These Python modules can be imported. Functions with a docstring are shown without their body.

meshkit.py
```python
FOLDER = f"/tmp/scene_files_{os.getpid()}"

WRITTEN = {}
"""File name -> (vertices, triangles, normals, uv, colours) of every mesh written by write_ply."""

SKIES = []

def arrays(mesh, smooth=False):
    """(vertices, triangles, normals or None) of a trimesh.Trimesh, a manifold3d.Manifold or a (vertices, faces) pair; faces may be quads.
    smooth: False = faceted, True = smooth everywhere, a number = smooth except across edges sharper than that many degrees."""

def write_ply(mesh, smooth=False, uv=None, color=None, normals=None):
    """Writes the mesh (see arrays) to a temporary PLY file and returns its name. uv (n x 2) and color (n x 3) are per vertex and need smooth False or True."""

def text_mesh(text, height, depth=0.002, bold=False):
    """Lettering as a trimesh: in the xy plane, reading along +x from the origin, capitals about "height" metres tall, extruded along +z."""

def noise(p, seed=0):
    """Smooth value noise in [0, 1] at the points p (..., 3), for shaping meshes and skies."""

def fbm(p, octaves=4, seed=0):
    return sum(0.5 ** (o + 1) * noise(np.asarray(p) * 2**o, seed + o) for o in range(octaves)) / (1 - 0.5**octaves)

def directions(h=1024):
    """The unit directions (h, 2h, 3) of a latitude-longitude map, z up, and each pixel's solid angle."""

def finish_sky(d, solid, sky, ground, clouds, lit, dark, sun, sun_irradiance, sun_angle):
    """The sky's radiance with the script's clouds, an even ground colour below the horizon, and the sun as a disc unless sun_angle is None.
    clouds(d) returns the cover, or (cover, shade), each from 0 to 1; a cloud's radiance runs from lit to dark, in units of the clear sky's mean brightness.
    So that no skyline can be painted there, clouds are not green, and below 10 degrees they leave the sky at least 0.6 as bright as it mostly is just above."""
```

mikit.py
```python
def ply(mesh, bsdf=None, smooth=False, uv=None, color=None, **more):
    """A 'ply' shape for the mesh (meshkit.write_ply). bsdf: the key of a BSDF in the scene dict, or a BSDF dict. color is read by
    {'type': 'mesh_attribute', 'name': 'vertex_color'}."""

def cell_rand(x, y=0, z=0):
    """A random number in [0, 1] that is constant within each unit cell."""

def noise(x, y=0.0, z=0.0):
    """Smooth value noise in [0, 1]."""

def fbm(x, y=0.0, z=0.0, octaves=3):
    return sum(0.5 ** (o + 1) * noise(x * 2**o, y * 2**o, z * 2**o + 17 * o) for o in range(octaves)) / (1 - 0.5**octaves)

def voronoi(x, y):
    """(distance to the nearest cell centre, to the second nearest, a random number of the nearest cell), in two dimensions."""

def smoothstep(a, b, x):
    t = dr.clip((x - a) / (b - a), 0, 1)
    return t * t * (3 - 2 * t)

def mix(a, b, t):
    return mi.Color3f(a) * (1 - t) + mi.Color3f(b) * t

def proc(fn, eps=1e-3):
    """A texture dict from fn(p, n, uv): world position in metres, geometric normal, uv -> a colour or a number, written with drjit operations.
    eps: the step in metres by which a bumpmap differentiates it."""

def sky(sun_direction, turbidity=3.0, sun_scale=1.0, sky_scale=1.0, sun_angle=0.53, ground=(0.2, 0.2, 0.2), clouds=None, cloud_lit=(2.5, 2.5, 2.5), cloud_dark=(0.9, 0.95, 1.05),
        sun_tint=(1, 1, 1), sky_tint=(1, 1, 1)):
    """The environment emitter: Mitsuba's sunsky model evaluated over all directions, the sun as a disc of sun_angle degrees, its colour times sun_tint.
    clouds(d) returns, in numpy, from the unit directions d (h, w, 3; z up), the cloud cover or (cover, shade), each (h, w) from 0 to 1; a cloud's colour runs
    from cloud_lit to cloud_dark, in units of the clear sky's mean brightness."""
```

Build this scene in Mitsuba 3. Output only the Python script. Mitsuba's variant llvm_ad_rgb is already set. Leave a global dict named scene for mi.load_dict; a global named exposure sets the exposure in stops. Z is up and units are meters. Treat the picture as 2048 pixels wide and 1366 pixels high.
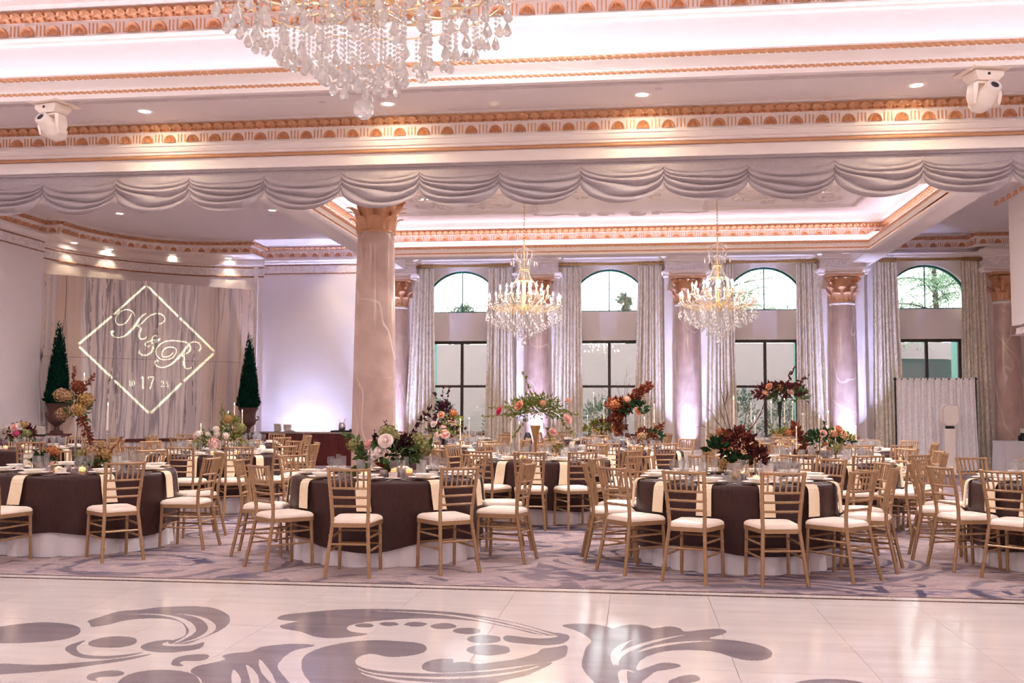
import math, random, numpy as np, trimesh, shapely
import drjit as dr, mitsuba as mi, mikit, meshkit
from shapely.geometry import Polygon, LineString, Point, box as sbox
from shapely.ops import unary_union
from mikit import proc, fbm, noise, voronoi, smoothstep, mix, cell_rand

scene, labels = {}, {}
PI = math.pi
def srgb(*c):
    return [((v/255)/12.92 if v/255 <= .04045 else ((v/255+.055)/1.055)**2.4) for v in c]
def rgb(v): return {'type': 'rgb', 'value': list(v)}
ST = mi.ScalarTransform4f

# ---------------------------------------------------------------- camera, sky, big lamps, exposure
SKY_SCALE = 44.0
COVE_A_POWER, COVE_B_POWER, BULB = 6.3, 6.0, 140.0
UNSEEN_LAMP, DL_UNSEEN = 43.0, 60.0  # unseen lamps: over the dance floor, and behind the swags
DL_A, DL_W, DL_AL, UP_W, UP_P, GOBO_POWER = 3.4, 14.0, 9.0, 120.0, 130.0, 470.0
exposure = 2.0
LS = 2.0**-exposure      # lamps are dimmed as the exposure is opened
CAM = np.array([0, 0, 1.43]); FWD = np.array([-0.1218043, 0.99027491, 0.06722589]); UP = np.array([0.00471066, -0.06715268, 0.99773159])
scene['camera'] = {'type': 'thinlens', 'fov': 2*math.degrees(math.atan(1024/1991)), 'fov_axis': 'x', 'near_clip': .1, 'far_clip': 200.,
                   'aperture_radius': .005, 'focus_distance': 9.3,
                   'to_world': ST().look_at(origin=CAM.tolist(), target=(CAM+FWD).tolist(), up=UP.tolist())}
scene['sky'] = {**mikit.sky([.5, .35, .75], turbidity=4, sun_scale=0, sky_scale=1, clouds=lambda d: np.ones(d.shape[:2])*.97, cloud_lit=(1, 1.03, 1.0), cloud_dark=(.9, .93, .95)), 'scale': SKY_SCALE*LS, 'sampling_weight': 2.0}
COVE_A = [c*COVE_A_POWER for c in (1.0, .86, .94)]
COVE_B = [c*COVE_B_POWER for c in (.98, .87, 1.0)]
DOWN = (1.0, .80, .50)
UPL = (.52, .58, 1.0)

# ---------------------------------------------------------------- materials
def bs(name, **d): scene[name] = d; return name
def two(name, d): scene[name] = {'type': 'twosided', 'bsdf': d}; return name
def princ(c, rough=.5, metal=0., spec=.5, **k):
    return {'type': 'principled', 'base_color': c if isinstance(c, dict) else rgb(c), 'roughness': rough, 'metallic': metal, 'specular': spec, **k}
def dif(c): return {'type': 'diffuse', 'reflectance': c if isinstance(c, dict) else rgb(c)}

two('m_wall', dif(srgb(230, 222, 221)))
two('m_plaster', princ(srgb(238, 230, 227), .45, spec=.3))
two('m_ceiling', dif(srgb(230, 222, 224)))
two('m_relief', dif(srgb(214, 204, 206)))
two('m_giltwork', princ(srgb(204, 154, 118), .42, .35))
two('m_giltdark', princ(srgb(140, 92, 62), .5, .3))
two('m_chair', princ(srgb(168, 134, 100), .34, .35))
two('m_cushion', princ(srgb(240, 226, 210), .35, spec=.5))
two('m_linen', dif(srgb(236, 234, 238)))
two('m_napkin', dif(srgb(246, 230, 200)))
two('m_china', princ(srgb(245, 238, 228), .15))
two('m_silver', princ(srgb(205, 200, 200), .22, 1.))
two('m_brass', princ(srgb(176, 140, 92), .3, .8))
two('m_gold', princ(srgb(240, 214, 170), .28, .75))
two('m_black', princ(srgb(22, 22, 26), .5))
two('m_darkframe', princ(srgb(46, 32, 30), .5))
two('m_tealframe', princ(srgb(18, 92, 88), .5))
two('m_tealwall', dif(srgb(120, 170, 162)))
two('m_whiteplastic', princ(srgb(244, 234, 224), .35))
two('m_lens', princ(srgb(30, 28, 34), .1))
two('m_wax', princ(srgb(250, 240, 222), .4))
two('m_urn', princ(srgb(82, 52, 46), .6))
two('m_terracotta', princ(srgb(140, 66, 40), .6))
two('m_granite', princ({**proc(lambda p, n, uv: mix(srgb(120, 96, 92), srgb(190, 170, 160), fbm(p.x*30, p.y*30, p.z*30)))}, .2))
scene['m_crystal'] = {'type': 'blendbsdf', 'weight': .40, 'a': {'type': 'dielectric', 'int_ior': 1.33, 'ext_ior': 1.0}, 'b': {'type': 'twosided', 'bsdf': princ((.98, .97, .95), .22, spec=.9)}}
scene['m_glass'] = {'type': 'blendbsdf', 'weight': .09, 'a': {'type': 'thindielectric', 'int_ior': 1.6, 'ext_ior': 1.0}, 'b': {'type': 'twosided', 'bsdf': princ((.96, .96, 1.), .06, spec=1.)}}
bs('m_pane', type='thindielectric', int_ior=1.9, ext_ior=1.0)
bs('m_null_lamp', type='diffuse', reflectance=rgb((.8, .8, .8)))
FL = {'green': (84, 106, 66), 'deepgreen': (44, 70, 44), 'olive': (120, 124, 62), 'burgundy': (88, 46, 46), 'rust': (124, 70, 52), 'red': (140, 44, 42),
      'white': (244, 232, 226), 'blush': (238, 196, 188), 'pink': (214, 84, 128), 'peach': (226, 172, 142), 'mustard': (172, 140, 88), 'tan': (170, 138, 106),
      'orange': (184, 118, 78), 'lime': (150, 148, 98), 'twig': (84, 52, 42), 'plum': (66, 40, 48), 'sage': (122, 132, 104), 'topiary': (16, 46, 36),
      'pine': (140, 168, 142), 'farleaf': (92, 112, 98), 'bark': (90, 84, 76)}
for k, c in FL.items(): two('m_'+k, dif(srgb(*c)))
def _brown(p, n, uv):
    w = fbm(p.x*90, p.y*90, p.z*14, octaves=2)
    return mix(srgb(54, 33, 32), srgb(66, 42, 40), w)
two('m_brown', princ(proc(_brown), .42, spec=.28, sheen=.1))
def _redwood(p, n, uv): return mix(srgb(58, 16, 14), srgb(104, 34, 28), fbm(p.x*14, p.y*14, p.z*1.5))
two('m_redwood', princ(proc(_redwood), .3))
def _drape(p, n, uv):
    a = fbm(uv.x*40, uv.y*24, octaves=2)
    s = smoothstep(.46, .54, a)
    return mix(srgb(204, 194, 180), srgb(228, 220, 208), s)
two('m_drape', princ(proc(_drape), .5, spec=.3, sheen=.5))
def _lace(p, n, uv): return mix(srgb(236, 230, 232), srgb(250, 248, 250), smoothstep(.4, .6, fbm(p.x*55, p.z*55, octaves=2)))
two('m_lace', dif(proc(_lace)))
def _swag(p, n, uv): return mix(srgb(160, 150, 156), srgb(174, 163, 167), fbm(uv.x*60, uv.y*60))
two('m_swag', princ(proc(_swag), .5, spec=.3, sheen=.6))
def _frieze(p, n, uv):
    t = fbm((p.x+p.y*.7)*22, p.z*22, octaves=2)
    return mix(srgb(222, 212, 212), srgb(236, 228, 226), smoothstep(.42, .58, t))
two('m_frieze', dif(proc(_frieze)))
def _column(p, n, uv):
    x, z = uv.x, uv.y
    w1 = fbm(x*1.3, z*.9, 3.1, octaves=3); w2 = fbm(x*1.1, z*1.0, 9.3, octaves=3)
    s1 = dr.abs(dr.sin(PI*(x*1.0 + z*.62 + 2.2*w1))); s2 = dr.abs(dr.sin(PI*(x*1.7 - z*.30 + 2.6*w2)))
    vein = dr.maximum((1 - smoothstep(.02, .075, s1))*smoothstep(.25, .42, fbm(x*1.2, z*.8, 17.)), .75*(1 - smoothstep(.012, .045, s2))*smoothstep(.35, .5, fbm(x*1.4, z*.9, 23.)))
    k = fbm(x*5, z*5, 4.)
    base = mix(srgb(176, 148, 138), srgb(206, 180, 168), k)
    return mix(base, srgb(232, 218, 210), vein*(.6+.4*fbm(x*3, z*3, 7.)))
two('m_column', princ(proc(_column), .16, spec=.5))
CH_A = np.array([-13.4, 20.9]); CH_B = np.array([-9.75, 24.5]); CH_L = float(np.linalg.norm(CH_B-CH_A)); CH_U = (CH_B-CH_A)/CH_L; CH_N = np.array([CH_U[1], -CH_U[0]])
def _marble(p, n, uv):
    s = (p.x-float(CH_A[0]))*float(CH_U[0]) + (p.y-float(CH_A[1]))*float(CH_U[1])
    w = s + .16*fbm(s*.9, p.z*.55, 2.) + .03*fbm(s*6, p.z*3, 5.)
    v1 = fbm(w*2.2, p.z*.10, 1., octaves=5)
    v2 = fbm(w*5.5, p.z*.14, 11., octaves=3)
    v3 = noise(w*16, p.z*.3, 41.)
    sp = fbm(s*46, p.z*10, 3., octaves=2); gr = fbm(s*60, p.z*40, 6., octaves=2)
    base = mix(srgb(212, 196, 188), srgb(244, 236, 232), smoothstep(.36, .62, v1)*.7+.3*gr)
    base = mix(base, srgb(200, 168, 142), .7*smoothstep(.54, .66, fbm(w*1.1, p.z*.08, 21.)))
    base = mix(base, srgb(176, 168, 178), .55*smoothstep(.5, .6, v3)*smoothstep(.4, .6, fbm(w*1.4, p.z*.1, 51.)))
    grey = (1-smoothstep(.0, .03, dr.abs(v1-.47)))*.75 + (1-smoothstep(.0, .02, dr.abs(v1-.56)))*.45
    base = mix(base, srgb(126, 118, 128), dr.clip(grey, 0, 1))
    dark = (1-smoothstep(.0, .028, dr.abs(v2-.5)))*smoothstep(.40, .56, sp)*smoothstep(.42, .55, fbm(w*1.7, p.z*.25, 31.))
    return mix(base, srgb(60, 52, 56), dark*.9)
two('m_marble', princ(proc(_marble), .3))
def _tile(p, n, uv):
    w = fbm(p.x*1.3 + .4*fbm(p.x, p.y*3, 2.), p.y*14, cell_rand(dr.floor((p.x+.19)/.74), dr.floor((p.y-.49)/.735))*30, octaves=4)
    return mix(srgb(228, 218, 214), srgb(246, 239, 235), w)
def _inlay(p, n, uv):
    w = fbm(p.x*1.2+p.y*2, p.y*16, 4., octaves=4)
    return mix(srgb(134, 126, 134), srgb(160, 150, 156), w)
bs('m_tile', type='roughplastic', diffuse_reflectance=proc(_tile), alpha=.022, int_ior=1.55, nonlinear=False)
bs('m_inlay', type='roughplastic', diffuse_reflectance=proc(_inlay), alpha=.022, int_ior=1.55, nonlinear=False)
bs('m_strip', type='roughplastic', diffuse_reflectance=rgb(srgb(104, 78, 72)), alpha=.05)
def _carpet(p, n, uv):
    x, y = p.x, p.y
    wx = x + .5*fbm(x*.7, y*.7, 1.) + .10*fbm(x*3.5, y*3.5, 2.)
    wy = y + .5*fbm(x*.7, y*.7, 5.) + .10*fbm(x*3.5, y*3.5, 7.)
    a, b, c = voronoi(wx*.55, wy*.55)
    r = a/.55
    ring = dr.abs(noise(r*6.5, c*40.) - .5)*2
    m = smoothstep(.35, .75, fbm(wx*1.3, wy*1.3, 3.))
    stroke = smoothstep(.55, .8, 1-ring)*smoothstep(.34, .5, fbm(x*3+wx*3, y*9, 6.))
    fine = fbm(x*60, y*60, 1., octaves=2)
    hatch = smoothstep(.5, .62, fbm(x*7+y*2, y*30-x*5, 2., octaves=2))
    base = mix(srgb(172, 151, 153), srgb(190, 173, 170), fine)
    base = mix(base, srgb(128, 116, 134), .75*m*hatch + .25*hatch)
    return mix(base, srgb(76, 74, 96), dr.clip(stroke*(.6+.4*m), 0, 1)*.9)
bs('m_carpet', type='diffuse', reflectance=proc(_carpet))

# ---------------------------------------------------------------- helpers
def cat(ms): return trimesh.util.concatenate([m for m in ms if m is not None])
def box(x0, x1, y0, y1, z0, z1):
    m = trimesh.creation.box([x1-x0, y1-y0, z1-z0]); m.apply_translation([(x0+x1)/2, (y0+y1)/2, (z0+z1)/2]); return m
def obox(c, u, hl, hw, z0, z1):
    "box along direction u (2-D) about c"
    m = trimesh.creation.box([2*hl, 2*hw, z1-z0]); T = np.eye(4); T[:2, 0] = u; T[:2, 1] = [-u[1], u[0]]; T[:3, 3] = [c[0], c[1], (z0+z1)/2]; m.apply_transform(T); return m
def grid(P, closed_u=False, closed_v=False):
    "P: (n,m,3) points -> mesh"
    n, m = P.shape[:2]; i = np.arange(n if closed_u else n-1); j = np.arange(m if closed_v else m-1)
    I, J = np.meshgrid(i, j, indexing='ij'); a = I*m+J; b = ((I+1) % n)*m+J; c = ((I+1) % n)*m+(J+1) % m; d = I*m+(J+1) % m
    f = np.vstack([np.stack([a, b, c], -1).reshape(-1, 3), np.stack([a, c, d], -1).reshape(-1, 3)])
    return trimesh.Trimesh(P.reshape(-1, 3), f, process=False)
def lathe(prof, n=16, a0=0, a1=2*PI):
    prof = np.array(prof, float); full = abs(a1-a0-2*PI) < 1e-6
    t = np.linspace(a0, a1, n+1)[:n if full else n+1]
    P = np.stack([np.cos(t)[:, None]*prof[:, 0], np.sin(t)[:, None]*prof[:, 0], np.broadcast_to(prof[:, 1], (len(t), len(prof)))], -1)
    return grid(P, closed_u=full)
def tube(pts, r, n=6, cap=True):
    p = np.array(pts, float); r = np.broadcast_to(r, (len(p),)).astype(float)
    t = np.gradient(p, axis=0); t /= np.linalg.norm(t, axis=1, keepdims=True)+1e-12
    a = np.cross(t, [0, 0, 1.]) if abs(t[:, 2]).mean() < .8 else np.cross(t, [0, 1., 0])
    a /= np.linalg.norm(a, axis=1, keepdims=True)+1e-12; b = np.cross(t, a); w = np.arange(n)*2*PI/n
    P = p[:, None] + r[:, None, None]*(np.cos(w)[None, :, None]*a[:, None]+np.sin(w)[None, :, None]*b[:, None])
    m = grid(P, closed_v=True)
    if cap:
        k = len(p); v = np.vstack([m.vertices, p[:1], p[-1:]]); j = np.arange(n); j2 = (j+1) % n
        f = np.vstack([m.faces, np.stack([np.full(n, k*n), j, j2], -1), np.stack([np.full(n, k*n+1), (k-1)*n+j2, (k-1)*n+j], -1)])
        m = trimesh.Trimesh(v, f, process=False)
    return m
def sph(c, r, s=1):
    m = trimesh.creation.icosphere(s, r) if np.isscalar(r) else trimesh.creation.icosphere(s, 1.)
    if not np.isscalar(r): m.apply_scale(r)
    m.apply_translation(c); return m
def prism(poly, h, z=0):
    gs = getattr(poly, 'geoms', [poly]); ms = [trimesh.creation.extrude_polygon(g, h, engine='earcut') for g in gs if g.area > 1e-9]
    m = cat(ms); m.apply_translation([0, 0, z]); return m
def xzprism(poly, y0, y1):
    "polygon in (x,z) extruded along y"
    m = prism(poly, y1-y0); v = m.vertices.copy(); m.vertices = np.stack([v[:, 0], y0+v[:, 2], v[:, 1]], -1); m.faces = m.faces[:, ::-1]; return m
def T4(x=0, y=0, z=0, rz=0, s=1.):
    c, q = math.cos(rz)*s, math.sin(rz)*s; return np.array([[c, -q, 0, x], [q, c, 0, y], [0, 0, s, z], [0, 0, 0, 1.]])
def frame(o, X, Y, Z):
    M = np.eye(4); M[:3, 0] = X; M[:3, 1] = Y; M[:3, 2] = Z; M[:3, 3] = o; return M
def pathnormals(path, closed):
    p = np.array(path, float)[:, :2]; n = len(p)
    seg = np.roll(p, -1, 0)-p if closed else np.diff(p, axis=0)
    seg /= np.linalg.norm(seg, axis=1, keepdims=True)+1e-12; sn = np.stack([seg[:, 1], -seg[:, 0]], -1)
    if closed: a, b = np.roll(sn, 1, 0), sn
    else: a, b = np.vstack([sn[:1], sn]), np.vstack([sn, sn[-1:]])
    m = a+b; m /= np.linalg.norm(m, axis=1, keepdims=True); return m/np.maximum((m*a).sum(1, keepdims=True), .3)
def sweep(path, prof, closed=False):
    "moulding along a plan path; prof = (out to the right of travel, z)"
    p = np.array(path, float); nn = pathnormals(p, closed); pr = np.array(prof, float)
    P = np.empty((len(p), len(pr), 3)); P[..., :2] = p[:, None, :2]+nn[:, None]*pr[None, :, :1]; P[..., 2] = pr[None, :, 1]
    return grid(P, closed_u=closed)
def dense(path, step, closed=False):
    p = np.array(path, float); q = np.vstack([p, p[:1]]) if closed else p; out, acc = [], []
    s = 0
    for a, b in zip(q[:-1], q[1:]):
        L = np.linalg.norm(b-a); k = max(1, int(round(L/step)))
        for i in range(k): out.append(a+(b-a)*i/k); acc.append(s+L*i/k)
        s += L
    if not closed: out.append(q[-1]); acc.append(s)
    return np.array(out), np.array(acc), s
def relief(path, o0, z0, o1, z1, pitch, amp, closed=False, rows=7, style=0, step=None):
    "a carved band: bulging profile from (o0,z0) to (o1,z1) with leaf-like relief along it"
    p, s, L = dense(path, step or pitch/11, closed); nn = pathnormals(p, closed); v = np.linspace(0, 1, rows)
    S, V = np.meshgrid(s/pitch, v, indexing='ij'); ph = (S % 1)-.5
    if style == 0:
        h = .35*np.sin(PI*V) + .8*np.abs(np.cos(PI*(ph+.0)))**.6*(.3+.7*V) - .35*np.exp(-(ph/.07)**2) + .35*np.cos(8*PI*ph*(1.4-V))*V; zt = .07*np.cos(2*PI*ph)*(V > .95)-.05*np.cos(4*PI*ph)*(V < .05)
    else:
        h = .5*np.sin(PI*V)+.5*np.cos(2*PI*(S+V*.8)); zt = 0*V
    o = o0+(o1-o0)*V+amp*h*np.sin(PI*np.clip(V*.9+.05, 0, 1)); z = z0+(z1-z0)*V+zt*(z1-z0)*2
    P = np.empty((len(p), rows, 3)); P[..., :2] = p[:, None]+nn[:, None]*o[..., None]; P[..., 2] = z
    return grid(P, closed_u=closed)

cnt = {}
def uniq(name):
    if name not in scene and name not in cnt: cnt[name] = 0; return name
    cnt[name] = cnt.get(name, 0)+1; return f'{name}_{cnt[name]:03d}'
def lab(key, label=None, cat_=None, group=None, kind=None):
    d = labels.setdefault(key, {})
    for k, v in (('label', label), ('category', cat_), ('group', group), ('kind', kind)):
        if v: d[k] = v
def P(mesh, m, smooth=False, **k): return mikit.ply(mesh, m, smooth, **k)
def put(key, shape, M=None):
    scene[key] = shape if M is None else {**shape, 'to_world': ST(np.asarray(M))}
    return key
def part(root, name, shape, M=None, label=None, kind=None):
    k = put(uniq(root+'__'+name), shape, M)
    if label or kind: lab(k, label, kind=kind)
    return k
def thing(name, label, category, group=None):
    k = uniq(name); lab(k, label, category, group); return k
def single(name, label, category, shape, M=None, group=None, kind=None):
    k = uniq(name); lab(k, label, category, group, kind); return put(k, shape, M)
def struct(name, shape, label=None):
    put(name, shape); lab(name, label or name.replace('_', ' '), kind='structure'); return name
def emit(mesh, col, weight=1., m='m_null_lamp'):
    return mikit.ply(mesh, m, False, emitter={'type': 'area', 'radiance': rgb([c*LS for c in col]), 'sampling_weight': float(weight)})

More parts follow.
